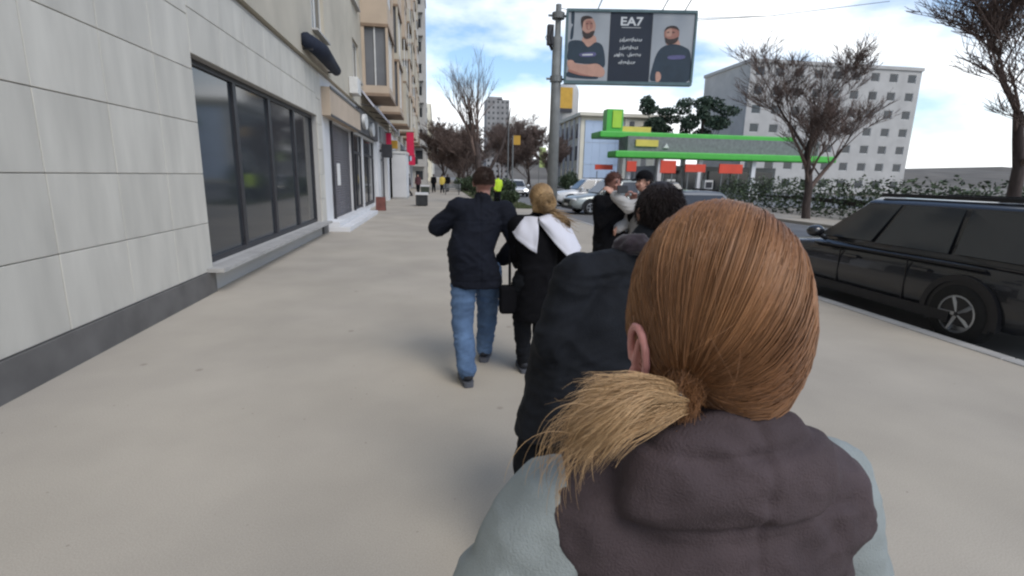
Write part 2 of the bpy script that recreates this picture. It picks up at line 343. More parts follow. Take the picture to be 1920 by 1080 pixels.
def balcony(parent, x, y, z, kind, wm):
    key = (kind, wm.name)
    if key not in BMM: c = BM[kind][0].copy(); c.materials.clear(); c.materials.append(wm); BMM[key] = c
    o = link('balcony', BMM[key], wm, parent, (x+.003, y, z))
    link('pane', BM[kind][1], GLASSG if kind == 1 else GLASSD, o); link('mullion', BM[kind][2], FRAMEW, o); link('slab', BM[kind][3], BROWN, o)  # on open balconies the pane is the dark sheet standing in for shade
rb = random.Random(5)
for b in bays:
    for k in range(8):
        z = Z0+.55+k*FH
        if b < 20 and k > 2: continue
        kind = [1, 0, 2, 0, 1, 0, 2, 0][k] if abs(b-23.4) < .1 else rb.choice([0, 1, 2, 2])
        balcony(root, XF, b, z, kind, BEIGE if rb.random() < .6 else PEACH)
# air conditioners
acm = bevelled(MB().box(0, .3, -.4, .4, 0, .55).mesh('air_conditioner'), .02)
for (b, k) in ((30, 1), (36.6, 0), (43.2, 2), (49.8, 1), (56.4, 3), (30, 4), (16.2, 0)): link('air_conditioner', acm, FRAMEW, root, (XF+.01, b+3.85, Z0+k*FH+.1))

# ---- ground-floor shops (one thing each)
def tile_wall(root, x, y0, y1, z0, z1, w, h, m, t=.03):
    ny = max(1, round((y1-y0)/w)); nz = max(1, round((z1-z0)/h)); w = (y1-y0)/ny; h = (z1-z0)/nz
    me = bevelled(MB().box(0, t, .004, w-.004, .004, h-.004).mesh('stone_panel'), .004, 1)
    for i in range(ny):
        for j in range(nz): link('stone_panel', me, m, root, (x+rb.uniform(0, .002), y0+i*w, z0+j*h))
shop = empty('stone_shop', (0, 0, 0)); tag(shop, 'pale stone clad shop wall nearest the camera with a dark shop window', 'shop front')
MB().box(-3.9, -3.1, -14, 7.5, 0, 4.28).box(-3.9, -3.1, 7.5, 14.6, 3.1, 4.28).box(-3.9, -3.1, 7.5, 14.6, 0, .35).box(-3.9, -3.1, 14.6, 15.2, 0, 4.28).build('wall', GREYW, shop)
tile_wall(shop, -3.1, -2, 7.5, .3, 4.2, .95, .65, PALEST)
tile_wall(shop, -3.1, 7.5, 14.6, 3.1, 4.2, .95, .55, PALEST)
tile_wall(shop, -3.1, 14.6, 15.2, .3, 4.2, .6, .65, PALEST)
MB().box(-3.1, -3.04, -14, 7.5, 0, .295).box(-3.1, -3.04, 14.6, 15.2, 0, .295).build('plinth', mat('dark_stone', (.12, .115, .11), .6, .2, 3), shop)
for i in range(4):
    a = 7.5+i*1.775; f = MB().box(-3.3, -3.2, a, a+.07, .352, 3.1).box(-3.3, -3.2, a+1.705, a+1.775, .352, 3.1).box(-3.3, -3.2, a+.07, a+1.705, .352, .43).box(-3.3, -3.2, a+.07, a+1.705, 3.02, 3.1).build('window', FRAMED, shop)
    MB().box(-3.26, -3.24, a+.07, a+1.705, .43, 3.02).build('pane', GLASSD, f)
MB().box(-3.1, -2.85, 7.3, 14.8, .3, .35).build('sill', KERB, shop)

sh2 = empty('shuttered_shop', (0, 0, 0)); tag(sh2, 'shop with lowered grey roller shutter and white notice, black trimmed sign above', 'shop front')
MB().box(-3.9, -3.1, 15.2, 28, 3.15, 4.28).box(-3.9, -3.1, 15.2, 16.4, 0, 3.15).box(-3.9, -3.1, 20.3, 20.6, 0, 3.15).box(-3.9, -3.1, 23.2, 23.5, 0, 3.15).box(-3.9, -3.1, 27.5, 28, 0, 3.15).build('wall', WHITEW, sh2)
slm = MB().tube([(0, 0, 0), (0, 3.9, 0)], .045, 8).mesh('slat', True)
for i in range(36): link('slat', slm, SHUT, sh2, (-3.22, 16.4, .27+i*.08))
MB().box(-3.4, -3.16, 16.4, 20.3, 0, .24).build('threshold', KERB, sh2)
MB().box(-3.1, -3.02, 16.35, 16.42, .25, 3.15).box(-3.1, -3.02, 20.28, 20.36, .25, 3.15).build('shutter_rail', FRAMED, sh2)
MB().box(-3.17, -3.165, 17.6, 18.15, 1.25, 1.95).build('notice', PAPER, sh2)
for a, b in ((20.6, 23.2), (23.5, 27.5)):
    f = MB().box(-3.25, -3.15, a, a+.08, .2, 3.15).box(-3.25, -3.15, b-.08, b, .2, 3.15).box(-3.25, -3.15, a+.08, b-.08, .2, .35).box(-3.25, -3.15, a+.08, b-.08, 2.4, 2.5).box(-3.25, -3.15, (a+b)/2-.04, (a+b)/2+.04, .35, 2.4).build('window', FRAMED, sh2)
    MB().box(-3.21, -3.19, a+.08, b-.08, .35, 2.4).box(-3.21, -3.19, a+.08, b-.08, 2.5, 3.15).build('pane', GLASSD, f)
    MB().box(-3.4, -3.15, a, b, 0, .198).build('base_panel', WHITEW, sh2)
sb = MB().box(-3.1, -2.86, 15.4, 21.2, 3.2, 3.95).build('signboard', PEACH, sh2); MB().box(-2.858, -2.84, 15.4, 21.2, 3.9, 3.98).box(-2.858, -2.84, 15.4, 21.2, 3.17, 3.24).build('trim', FRAMED, sb)
sb = MB().box(-3.1, -2.92, 21.4, 27.9, 3.25, 4.15).build('signboard', FRAMED, sh2)
ov = MB(); ov.rings([[(-2.92+t, 22.6+.55*math.cos(a), 3.72+.3*math.sin(a)) for a in np.linspace(0, 2*math.pi, 24, endpoint=False)] for t in (0, .12)]); ov.build('oval_sign', FRAMEW, sb)
ov = MB(); ov.rings([[(-2.92+t, 25.0+.55*math.cos(a), 3.6+.3*math.sin(a)) for a in np.linspace(0, 2*math.pi, 24, endpoint=False)] for t in (0, .12)]); ov.build('oval_sign', FRAMEW, sb)
aw = empty('folded_awning', (-2.9, 14.0, 4.3)); tag(aw, 'dark folded awning on the wall at the upper left', 'awning')
MB().tube([(0, -.9, .3), (.15, 0, .25), (.1, 2.2, .2)], [.16, .2, .14], 10).build('canvas', mat('navy_canvas', (.015, .02, .035), .9, .3, 4), aw, smooth=True)
MB().box(-.1, .12, -.8, -.76, .1, .14).box(-.1, .12, 2.0, 2.04, .1, .14).build('bracket', FRAMED, aw)
st = empty('shop_step', (-2.75, 15.2, 0)); tag(st, 'low white stone steps along the shuttered shop', 'step')
bs = bevelled(MB().box(-.36, .3, 0, 7.2, .0, .14).mesh('tread'), .012, 2); link('tread', bs, WHITEW, st)
bs = bevelled(MB().box(-.36, 0, 0.1, 7.1, .142, .27).mesh('tread'), .012, 2); link('tread', bs, WHITEW, st)

sh3 = empty('white_pillared_shop', (0, 0, 0)); tag(sh3, 'pale shop with white pillars and dark doorways beyond the shuttered shop', 'shop front')
m3 = MB().box(-3.9, -3.0, 28, 70, 3.2, 4.28)
for a in (28, 33.5, 39, 44.5, 50, 55.5, 61, 66.5): m3.box(-3.9, -3.0, a, a+1.5, 0, 3.2)
m3.build('wall', WHITEW, sh3)
for i, a in enumerate((29.5, 35, 40.5, 46, 51.5, 57, 62.5)):
    f = MB().box(-3.3, -3.2, a, a+.1, 0, 3.2).box(-3.3, -3.2, a+3.9, a+4, 0, 3.2).box(-3.3, -3.2, a+1.95, a+2.05, 0, 2.4).box(-3.3, -3.2, a+.1, a+3.9, 2.4, 2.5).build('shop_window', FRAMED, sh3)
    MB().box(-3.26, -3.24, a+.1, a+3.9, 0, 2.4).box(-3.26, -3.24, a+.1, a+3.9, 2.5, 3.2).build('pane', GLASSD if i % 2 else GLASSG, f)
    MB().box(-3.0, -2.9, a-.4, a+4.2, 3.3, 4.1).build('signboard', [METALG, FRAMEW, BEIGE][i % 3], sh3)
for (yy, zz_, ww, hh, mm_) in ((29.0, 2.5, .55, .7, FRAMED), (33.9, 3.2, .5, .5, OCHRE), (45.0, 2.7, .7, .9, FRAMED), (50.4, 2.9, .6, .6, SKYB), (56.0, 2.6, .7, 1.1, CRIMSON), (61.4, 2.8, .8, .8, FRAMED)):
    ps = bevelled(MB().box(-2.995+.12, -2.995+.12+ww, yy, yy+.14, zz_, zz_+hh).mesh('projecting_sign'), .02); po_ = link('projecting_sign', ps, mm_, sh3); MB().box(-2.998, -2.876, yy+.04, yy+.1, zz_+hh*.4, zz_+hh*.6).build('bracket', FRAMED, po_)
pil = empty('white_display_pillar', (-2.45, 36.2, 0)); tag(pil, 'tall white pillar box standing out from the shops between the red banners', 'pillar')
MB().box(-.5, .45, 0, 3.2, 0, 3.0).build('shaft', WHITEW, pil); MB().box(-.56, .5, -.06, 3.26, 3.0, 3.15).build('cap', FRAMEW, pil); MB().box(-.53, .47, -.03, 3.23, 0, .12).build('base', KERB, pil)
def banner(loc, w, h, label):
    r = empty('red_banner', loc); tag(r, label, 'banner', 'red banners on the shop fronts')
    MB().box(0, w, -.03, .03, 0, h).build('cloth', CRIMSON, r); MB().tube([(-.3, 0, h+.03), (w+.05, 0, h+.03)], .025, 6).build('rod', FRAMED, r)
    MB().tube([(-.3, 0, -.02), (w+.05, 0, -.02)], .02, 6).build('rod', FRAMED, r); return r
banner((-2.85, 31.5, 2.75), .3, 1.2, 'narrow red banner on the nearer side of the white pillar')
banner((-2.2, 41.0, 3.05), .55, 1.7, 'wide crimson banner hanging out beyond the white pillar')
# thin pale awning band above the shops
pa = empty('awning_band', (0, 0, 0)); tag(pa, 'pale lavender grey awning panel running above the shop signs', 'awning')
MB().poly([(-3.0, 0, 4.95), (-2.5, 0, 4.3), (-2.46, 0, 4.33), (-2.97, 0, 5.0)], (0, 13, 0)).build('sheet', mat('awning_sheet', (.50, .50, .55), .7, .08, 2), pa, (0, 22.5, 0))
for i in range(6): MB().tube([(-3.0, 22.6+i*2.5, 4.4), (-2.52, 22.6+i*2.5, 4.33)], .02, 6).build('bracket', FRAMED, pa)

# ---- grey tower and further blocks along the street
def face_y(root, x0, x1, y, z0, floors, fh, cols, wm, fm, gm, ww=1.0, wb=.9, wt=2.2, seed=1):
    """wall that faces the camera (normal -y)"""
    rr = random.Random(seed); wl = MB(); n = cols; sp = (x1-x0)/n
    xs = [x0+sp*(i+.5) for i in range(n)]
    for k in range(floors):
        zb = z0+k*fh; wl.box(x0, x1, y, y+.28, zb, zb+wb).box(x0, x1, y, y+.28, zb+wt, zb+fh)
        e = [x0]+[q for x in xs for q in (x-ww/2, x+ww/2)]+[x1]
        for a, b in zip(e[::2], e[1::2]): wl.box(a, b, y, y+.28, zb+wb, zb+wt)
    h = wt-wb; fme = MB().box(-ww/2, -ww/2+.06, -.03, .03, 0, h).box(ww/2-.06, ww/2, -.03, .03, 0, h).box(-ww/2+.06, ww/2-.06, -.03, .03, 0, .06).box(-ww/2+.06, ww/2-.06, -.03, .03, h-.06, h).mesh('window')
    pme = MB().box(-ww/2+.06, ww/2-.06, -.01, .01, .06, h-.06).mesh('pane')
    for k in range(floors):
        for x in xs:
            f = link('window', fme, fm, root, (x, y+.12, z0+k*fh+wb)); link('pane', pme, gm if rr.random() < .7 else GLASSG, f)
    return wl
tw = empty('grey_tower_block', (0, 0, 0)); tag(tw, 'tall pale grey slab tower with small balconies standing out past the beige block', 'building')
wl = face_y(tw, -7.3, -1.25, 72, 0, 9, 2.7, 3, GREYW, FRAMEW, GLASSD, 1.1)
wl.box(-7.3, -1.25, 72.34, 79, 0, 24.3); wl.box(-7.4, -1.15, 71.9, 79.1, 24.3, 24.7); wl.build('wall', GREYW, tw)
bme = MB().box(-.8, .8, -.75, 0, 0, .12).box(-.8, .8, -.75, -.68, .12, .9).box(-.8, -.73, -.68, 0, .12, .9).box(.73, .8, -.68, 0, .12, .9).mesh('balcony')
for k in range(1, 9):
    if k % 3: link('balcony', bme, GREYW if k % 2 else WHITEW, tw, (-2.3, 71.997, k*2.7))
for j, (y0, y1, xf, fl, wm, lab) in enumerate(((80, 148, -3.1, 6, CREAMW, 'cream block partly hidden behind the grey tower'), (150, 235, -1.35, 7, CREAMW, 'cream apartment block far down the street on the left'), (238, 330, -1.0, 6, GREYW, 'farthest grey block where the street narrows to a point'))):
    b = empty('far_apartment_block', (0, 0, 0)); tag(b, lab, 'building')
    facade_x(b, xf, y0, y1, 0, fl, 2.9, [(y0+3+i*7, 1.8) for i in range(int((y1-y0-4)/7))], wm, seed=j+20)
    wl = face_y(b, xf-10, xf-.3, y0-.3, 0, fl, 2.9, 4, wm, FRAMEW, GLASSD, 1.3, seed=j); wl.build('end_wall', wm, b)

# ---- far grey tower seen behind the bare tree
ft = empty('distant_tower', (34.5, 300, 0)); tag(ft, 'grey high-rise far off behind the bare street tree', 'building')
wl = face_y(ft, -6.2, 6.6, 0, 0, 15, 2.9, 5, GREYW, METALG, GLASSD, 1.2)
DG = mat('weathered_concrete', (.25, .245, .24), .9, .2, .2, .1)
wl.box(-6.2, 6.6, .34, 16, 0, 43.5).box(-4.5, 3, 4, 10, 43.5, 45.5); wl.build('wall', DG, ft)

# ---- cream building, round tower, petrol station
cb = empty('cream_building', (0, 0, 0)); tag(cb, 'cream building with flat roof and light blue side behind the petrol station', 'building')
wl = face_y(cb, 29.2, 36, 80, 0, 4, 2.75, 3, CREAMW, FRAMEW, GLASSG, .9, .7, 2.2)
wl.box(29.2, 36, 80.34, 100, 0, 11.0); wl.box(21.8, 36.4, 79.5, 100.4, 11.0, 11.5)
wl.box(22.2, 29.2, 80.3, 100, 0, 11.0); wl.build('wall', CREAMW, cb)
for i in range(7): MB().box(21.95, 22.197, 80.5+i*3.1, 80.9+i*3.1, 0, 10.9).build('pilaster', WHITEW, cb)
for i in range(6):
    for k in range(3): MB().box(22.12, 22.197, 81.5+i*3.1, 82.9+i*3.1, 1+k*3.4, 3.2+k*3.4).build('side_window', GLASSG, cb)
bp_ = MB()
for i in range(5):
    for k in range(3): MB().box(22.9+i*1.24, 24.12+i*1.24, 80.15, 80.297, .5+k*3.3, 3.75+k*3.3).build('blue_panel', SKYB, cb)
rtw = empty('round_tower', (26.2, 106, 0)); tag(rtw, 'pale round topped tower with an ochre panel just right of the pole', 'tower')
t = MB(); t.rings([[(rr_*math.cos(a), rr_*math.sin(a), z) for a in np.linspace(0, 2*math.pi, 28, endpoint=False)] for rr_, z in ((2.3, 0), (2.3, 18.2), (2.2, 18.9), (1.9, 19.5), (1.2, 19.9), (.02, 20))]); t.build('shaft', GREYW, rtw, smooth=True)
MB().box(-2.3, .5, -2.45, -2.32, 14.6, 18.9).build('panel', OCHRE, rtw); MB().box(-2.3, .5, -2.48, -2.452, 14.2, 15.0).build('base_strip', FRAMED, rtw)

gs = empty('petrol_station', (0, 0, 0)); tag(gs, 'green petrol station canopy in two tiers with lime sign tower and red panels', 'petrol station')
c = bevelled(MB().box(17.25, 40, 54.6, 58, 5.95, 6.6).mesh('upper_canopy'), .12, 2); link('upper_canopy', c, GREENC, gs)
c = bevelled(MB().box(17.6, 42, 50.4, 53, 3.75, 4.4).mesh('lower_canopy'), .12, 2); link('lower_canopy', c, GREENC, gs)
MB().box(19.4, 41, 52, 54.5, 4.41, 5.94).build('fascia', METALG, gs)
MB().box(20.2, 22.6, 51.8, 51.99, 4.95, 5.6).build('yellow_sign', YELLOW, gs)
MB().poly([(23.2, 51.8, 4.85), (23.8, 51.8, 4.85), (23.5, 51.8, 5.3)], (0, .19, 0)).build('emblem', FRAMEW, gs)
MB().box(18.1, 19.9, 55.2, 56.6, 6.61, 8.9).build('sign_tower', GREENC, gs); MB().box(18.7, 19.7, 55.1, 55.197, 7.0, 8.75).build('lime_face', LIME, gs); MB().box(19.92, 23.2, 55.4, 56, 6.61, 7.2).build('yellow_ridge', YELLOW, gs)
for x, y in ((19.3, 51.2), (22.6, 51.2), (27, 51.2), (33, 51.2), (20.5, 57), (28, 57), (36, 57)): MB().box(x-.22, x+.22, y-.22, y+.22, -.1, 3.75 if y < 55 else 5.95).build('column', WHITEW, gs)
for x0, x1, z0, z1, y in ((16.4, 18.3, 2.55, 3.05, 53), (18.9, 19.9, 2.4, 3.4, 50.5), (21.8, 23.4, 2.3, 3.5, 49), (24.2, 26.3, 2.45, 3.2, 48.6), (28, 30.5, 2.4, 3.3, 49)): MB().box(x0, x1, y, y+.15, z0, z1).build('red_panel', RED, gs); 
for x0, x1, y in ((16.6, 18.2, 53.05), (19.0, 19.8, 50.55), (22.1, 23.1, 49.05), (24.5, 26.0, 48.65), (28.3, 30.2, 49.05)): MB().box(x0, x0+.08, y, y+.08, -.1, 2.4).box(x1-.08, x1, y, y+.08, -.1, 2.4).build('panel_post', METALG, gs)
MB().box(24.5, 39, 56, 64, -.1, 3.2).build('kiosk', mat('kiosk_wall', (.3, .3, .3), .6, .1, 2), gs)
for i in range(5): MB().box(25+i*2.8, 27.4+i*2.8, 55.9, 55.997, .4, 2.7).build('kiosk_window', GLASSD, gs)
for x in (23.6, 27.8, 33): MB().box(x, x+.9, 51.2, 51.8, -.1, 1.7).build('pump', FRAMEW, gs); MB().box(x+.1, x+.8, 51.17, 51.199, .9, 1.5).build('pump_screen', FRAMED, gs)

rblk = empty('right_apartment_block', (0, 0, 0)); tag(rblk, 'grey apartment block beyond the petrol station at the right edge', 'building')
wl = face_y(rblk, 48, 78, 78, 0, 7, 2.8, 9, GREYW, FRAMEW, GLASSD, 1.5); wl.box(48, 78, 78.34, 92, 0, 19.6).box(47.8, 78.2, 77.8, 92.2, 19.6, 20.1); wl.build('wall', GREYW, rblk)

# ------------------------------------------------------------------ trees
def bare_tree(label, loc, H, r0, seed, spread=.5, levels=5, lean=(0, 0), fork=None, group=None, thin=1.0, trunkfrac=.35):
    rr = random.Random(seed); root = empty('bare_tree', loc); tag(root, label, 'tree', group); tk = MB(); cr_ = MB()
    def grow(p, d, ln, r, lv):
        n = (5, 4, 4, 3, 2, 1 if thin > 3 else 2)[lv]; pts = [p]; rad = [r]; q = p.copy(); dd = d.copy()
        for i in range(n):
            dd = (dd+Vector((rr.gauss(0, .13), rr.gauss(0, .13), .05 if lv else .1))).normalized(); q = q+dd*ln/n; pts.append(q.copy()); rad.append(r*(1-(.45 if lv else .4)*(i+1)/n))
        (tk if lv < 1 else cr_).tube(pts, rad, 9 if lv == 0 else (6 if lv == 1 else 3), cap=False)
        if lv >= levels: return
        k = 3 if lv == 0 else rr.choice((3, 4))
        for i in range(k+ (2 if lv else 3)):
            t = rr.uniform(.35, 1) if lv else rr.uniform(trunkfrac, 1)
            if i == 0: t = 1
            j = min(int(t*n), n-1); f = t*n-j; bp = pts[j].lerp(pts[min(j+1, n)], min(f, 1))
            a = rr.uniform(0, 6.28); tl = (.25 if i == 0 else rr.uniform(.5, 1.0))*spread*2; nd = (dd+Vector((math.cos(a)*tl, math.sin(a)*tl, rr.uniform(-.1, .35)))).normalized()
            grow(bp, nd, ln*rr.uniform(.5, .72), max(rad[min(j+1, n)]*rr.uniform(.45, .7), .006*thin), lv+1)
    grow(Vector((0, 0, -.15)), Vector((lean[0], lean[1], 1)).normalized(), H*.5, r0, 0)
    if fork: tk.tube(fork[0], fork[1], 8, cap=False)
    tk.build('trunk', BARK, root, smooth=True); cr_.build('crown', TWIG, root); return root
bare_tree('slender bare street tree with forked trunk rising above the man in the navy jacket', (2.85, 31.0, 0), 7.6, .27, 12, spread=.26, levels=4, lean=(-.02, 0), thin=.9, trunkfrac=.45,
          fork=([(.03, 0, 1.5), (.55, 0, 2.5), (1.0, .05, 3.3), (1.3, .1, 4.4), (1.5, .1, 5.6)], [.12, .1, .08, .055, .02]))
ROW = sorted([(3.2, 58, 6.2), (0.9, 62, 7.5), (4.2, 70, 7.5), (2.9, 75, 8.0), (4.6, 90, 8.6), (1.4, 105, 10), (5.0, 120, 11), (7.5, 150, 12)], key=lambda q: q[1])
ORD = ['nearest', 'second', 'third', 'fourth', 'fifth', 'sixth', 'seventh', 'farthest']
for k, (x, y, H) in enumerate(ROW):
    bare_tree(ORD[k]+(' tree' if k in (0, 7) else ' tree back')+' in the dense bare row between pavement and road', (x, y, 0), H, .17, 40+k, spread=.62, levels=5, group='bare trees down the street', thin=3.2 if k < 4 else 5, trunkfrac=.15)
ROW2 = [(16.9, 76, 8), (15.9, 88, 10), (16.8, 96, 11.5), (14.2, 104, 11), (17.2, 118, 12.5), (15.5, 130, 13), (17.8, 145, 14)]
for k, (x, y, H) in enumerate(ROW2):
    bare_tree(['nearest', 'second', 'third', 'fourth', 'fifth', 'sixth', 'farthest'][k]+' bare brown tree across the road, left of the steel pole', (x, y, 0), H, .17, 60+k, spread=.62, levels=5, group='bare trees across the road', thin=4.6, trunkfrac=.15)
def leafy(name, label, loc, blobs, n, size, m, trunk=None, group=None, seed=0):
    rr = random.Random(seed); root = empty(name, loc); tag(root, label, 'tree' if trunk else 'shrub', group); lf = MB()
    tot = sum(b[3]*b[4] for b in blobs)
    for b in blobs:
        for i in range(int(n*b[3]*b[4]/tot)):
            while True:
                v = Vector((rr.uniform(-1, 1), rr.uniform(-1, 1), rr.uniform(-1, 1)))
                if .15 < v.length < 1: break
            v = v*(v.length**-.35); sc_ = 1+.35*noise.noise(v*2.2+Vector((seed, b[0], b[2])))
            p = Vector((b[0]+v.x*b[3]*sc_, b[1]+v.y*b[3]*sc_, b[2]+v.z*b[4]*sc_))
            a = Vector((rr.gauss(0, 1), rr.gauss(0, 1), rr.gauss(0, .7))).normalized(); c_ = a.cross(Vector((rr.gauss(0, 1), rr.gauss(0, 1), rr.gauss(0, 1)))).normalized(); s_ = size*rr.uniform(.6, 1.4); q = len(lf.v)
            lf.v += [tuple(p-a*s_), tuple(p+c_*s_*.45), tuple(p+a*s_), tuple(p-c_*s_*.45)]; lf.f.append((q, q+1, q+2, q+3))
    lf.build('crown', m, root)
    t = MB()
    if trunk: t.tube([(0, 0, -.15), (.1, 0, trunk*.5), (0, .1, trunk)], [.22, .17, .08], 8)
    for b in blobs: t.tube([(0, 0, -.1 if not trunk else trunk*.6), (b[0]*.6, b[1]*.6, b[2]*.7+.1), (b[0], b[1], b[2])], [.07, .05, .02], 6)
    t.build('trunk' if trunk else 'stem', BARK, root); return root
rs_ = random.Random(9)
leafy('pine_tree', 'dark pine with open crown behind the petrol station canopy', (33.0, 76, 0), [(rs_.uniform(-2.4, 2.4), rs_.uniform(-2, 2), rs_.uniform(8.6, 13.2), rs_.uniform(.8, 1.5), rs_.uniform(.6, 1.0)) for i in range(14)], 5000, .24, PINE, trunk=12, group='pines by the petrol station', seed=3)
leafy('pine_tree', 'second dark pine right of the petrol station sign, wider crown', (39.0, 74, 0), [(rs_.uniform(-3, 3), rs_.uniform(-2, 2), rs_.uniform(8, 13.0), rs_.uniform(.9, 1.7), rs_.uniform(.6, 1.1)) for i in range(16)], 5500, .24, PINE, trunk=12, group='pines by the petrol station', seed=5)
for i, (x, y, sx, sz, lab) in enumerate(((3.2, 55, 1.2, 1.0, 'dark evergreen shrub left of the bare street tree'), (4.6, 36, .95, .95, 'dark evergreen shrub on the verge behind the hi-vis worker'), (4.3, 31.5, .6, .5, 'low green shrub on the verge just right of the hi-vis worker'), (3.9, 43, 1.1, .8, 'broad low shrub on the verge beyond the yellow sign'), (17.9, 70, 1.4, 1.5, 'dark bush at the foot of the cream building'), (16.6, 66, 1.0, 1.3, 'upright conifer bush right of the pole'))):
    leafy('evergreen_shrub', lab, (x, y, 0), [(rs_.uniform(-sx, sx)*.7, rs_.uniform(-.6, .6), sz*rs_.uniform(.5, 1.25), sx*.55, sz*.6) for _ in range(7)], 2200, .11, LEAFD, seed=20+i)
for i, (x, y, h, lab) in enumerate(((17.2, 22, 7.5, 'bare tree across the road opposite the parked black car'), (17.0, 13, 8.0, 'bare tree across the road nearest the right edge'))):
    bare_tree(lab, (x, y, 0), h, .2, 80+i, spread=.55, levels=5, thin=1.6)
hg = leafy('evergreen_hedge', 'long dark hedge across the road right of the petrol station', (19.6, 10, 0), [(0, -12+i*1.5, .9, 1.0, 1.0) for i in range(24)], 14000, .09, LEAFD, seed=33)

# ------------------------------------------------------------------ billboard and pole
pole = empty('billboard_pole', (3.86, 17.2, 0)); tag(pole, 'thick weathered grey steel pole on the pavement beside the billboard', 'pole')
MB().tube([(0, 0, 0), (0, 0, 6.0), (0, 0, 6.02), (0, 0, 6.95)], [.185, .15, .095, .09], 18).build('shaft', METALG, pole, smooth=True)
MB().tube([(0, 0, 0), (0, 0, .08)], .3, 18).build('base_flange', METALG, pole)
for z in (4.75, 6.62):
    MB().tube([(-.32, 0, z), (.42, 0, z)], .035, 8).build('bracket_arm', METALG, pole); MB().tube([(0, 0, z-.09), (0, 0, z+.09)], .2, 14).build('clamp', METALG, pole)
bx = bevelled(MB().box(-.34, -.14, -.1, .1, 5.75, 6.35).mesh('junction_box'), .03); link('junction_box', bx, FRAMED, pole)
for i in range(5): MB().tube([(-.16, -.1+.04*i, 6.3), (-.26-.03*i, -.12+.05*i, 6.0), (-.17, -.1+.04*i, 5.6)], .012, 5).build('cable', BLACKP, pole)

BW, BH = 3.95, 2.02
bb = empty('billboard', (4.12, 16.95, 4.68), R(-9)); tag(bb, 'wide advertising billboard reading EA7 with two men in dark shirts', 'billboard')
MB().box(0, BW, .02, .2, 0, BH).build('cabinet', METALG, bb)
FT = mat('billboard_frame', (.09, .15, .165), .5, .15, 3)
MB().box(-.05, BW+.05, -.03, .22, BH, BH+.08).box(-.05, BW+.05, -.03, .22, -.09, 0).box(-.06, 0, -.03, .22, 0, BH).box(BW, BW+.06, -.03, .22, 0, BH).build('frame', FT, bb)
PW = BW/3
PRG = mat('print_grey', (.32, .35, .38), .6, .06, 1, 0); PRB = mat('print_black', (.012, .020, .036), .6, .1, 2, 0); PRS = mat('print_skin', (.46, .27, .21), .6, .1, 4, 0); PRSD = mat('print_skin_dark', (.33, .16, .125), .6, .1, 4, 0); PRN = mat('print_navy', (.022, .04, .06), .6, .15, 3, 0); PRH = mat('print_hair', (.04, .03, .028), .6, .15, 6, 0); PRL = mat('print_light', (.55, .58, .6), .6, .05, 3, 0); PRM = mat('print_mid', (.10, .10, .22), .6, .2, 4, 0)
for i in range(3): MB().box(i*PW+.008, (i+1)*PW-.008, .008, .018, .01, BH-.01).build('poster_panel', [PRG, PRB, PRG][i], bb)
def zp(X, Y): return ((X-395)/460*PW, BH*(1-(Y-105)/785))
def pr(name, pts, m, layer, smooth=True):
    if smooth:   # rounded outline
        P_ = [Vector((*zp(*p), 0)) for p in pts]; o = []
        for i in range(len(P_)):
            a, b, c, d = P_[i-1], P_[i], P_[(i+1) % len(P_)], P_[(i+2) % len(P_)]
            for t in (0, .25, .5, .75): o.append(.5*((2*b)+(c-a)*t+(2*a-5*b+4*c-d)*t*t+(3*b-a-3*c+d)*t**3))
        P2 = [(p.x, p.y) for p in o]
    else: P2 = [zp(*p) for p in pts]
    y = .008-.003*layer
    MB().poly([(a, y, b) for a, b in P2], (0, .002, 0)).build(name, m, bb)
def advert_man(dx, flip):
    X = lambda x: (x if not flip else 1250-x)+dx
    q = lambda pts: [(X(a), b) for a, b in pts]
    pr('print_neck', q([(575, 380), (690, 370), (712, 450), (640, 510), (560, 455)]), PRS, 1)
    pr('print_shirt', q([(420, 440), (550, 432), (625, 500), (710, 445), (790, 500), (822, 700), (770, 735), (700, 700), (560, 690), (412, 660), (405, 540)]), PRN, 2)
    pr('print_torso', q([(415, 790), (560, 800), (720, 820), (730, 868), (420, 850)]), PRN, 1)
    pr('print_arm', q([(405, 665), (460, 655), (500, 690), (620, 700), (730, 690), (800, 735), (825, 790), (800, 840), (720, 838), (560, 812), (430, 762)]), PRS, 3)
    pr('print_sleeve_shade', q([(425, 760), (560, 806), (700, 838), (560, 828), (430, 790)]), PRSD, 4)
    pr('print_face', q([(545, 200), (610, 160), (665, 185), (695, 250), (690, 320), (650, 370), (590, 372), (556, 320)]), PRS, 3)
    pr('print_cheek', q([(585, 215), (640, 205), (668, 260), (650, 300), (600, 300)]), PRSD, 4)
    pr('print_beard', q([(556, 315), (600, 345), (640, 330), (688, 318), (665, 385), (600, 410), (566, 375)]), PRH, 5)
    pr('print_hair', q([(538, 230), (540, 170), (590, 150), (640, 160), (655, 178), (590, 190), (560, 225), (554, 290)]), PRH, 5)
    pr('print_chest_mark', q([(545, 575), (700, 560), (700, 605), (555, 612)]), PRM, 4); pr('print_chest_letters', q([(565, 585), (680, 578), (680, 594), (568, 600)]), PRL, 5, False)
advert_man(0, False)
pr('print_back_figure', [(428, 115), (462, 112), (462, 260), (455, 400), (425, 410), (432, 300), (450, 250), (430, 230)], PRN, 1)
pr('print_eye', [(592, 238), (612, 234), (612, 241), (594, 245)], PRH, 5); pr('print_eye', [(640, 232), (660, 234), (659, 241), (641, 240)], PRH, 5); pr('print_mouth', [(600, 338), (635, 332), (634, 342), (604, 347)], PRSD, 6); pr('print_nose', [(622, 245), (634, 292), (614, 296)], PRS, 6)
pr('print_neck', [(1490, 400), (1600, 395), (1630, 470), (1560, 500), (1480, 450)], PRS, 1)
pr('print_shirt', [(1330, 860), (1345, 720), (1385, 560), (1450, 480), (1560, 450), (1680, 480), (1755, 560), (1765, 860), (1560, 885), (1400, 880)], PRN, 2)
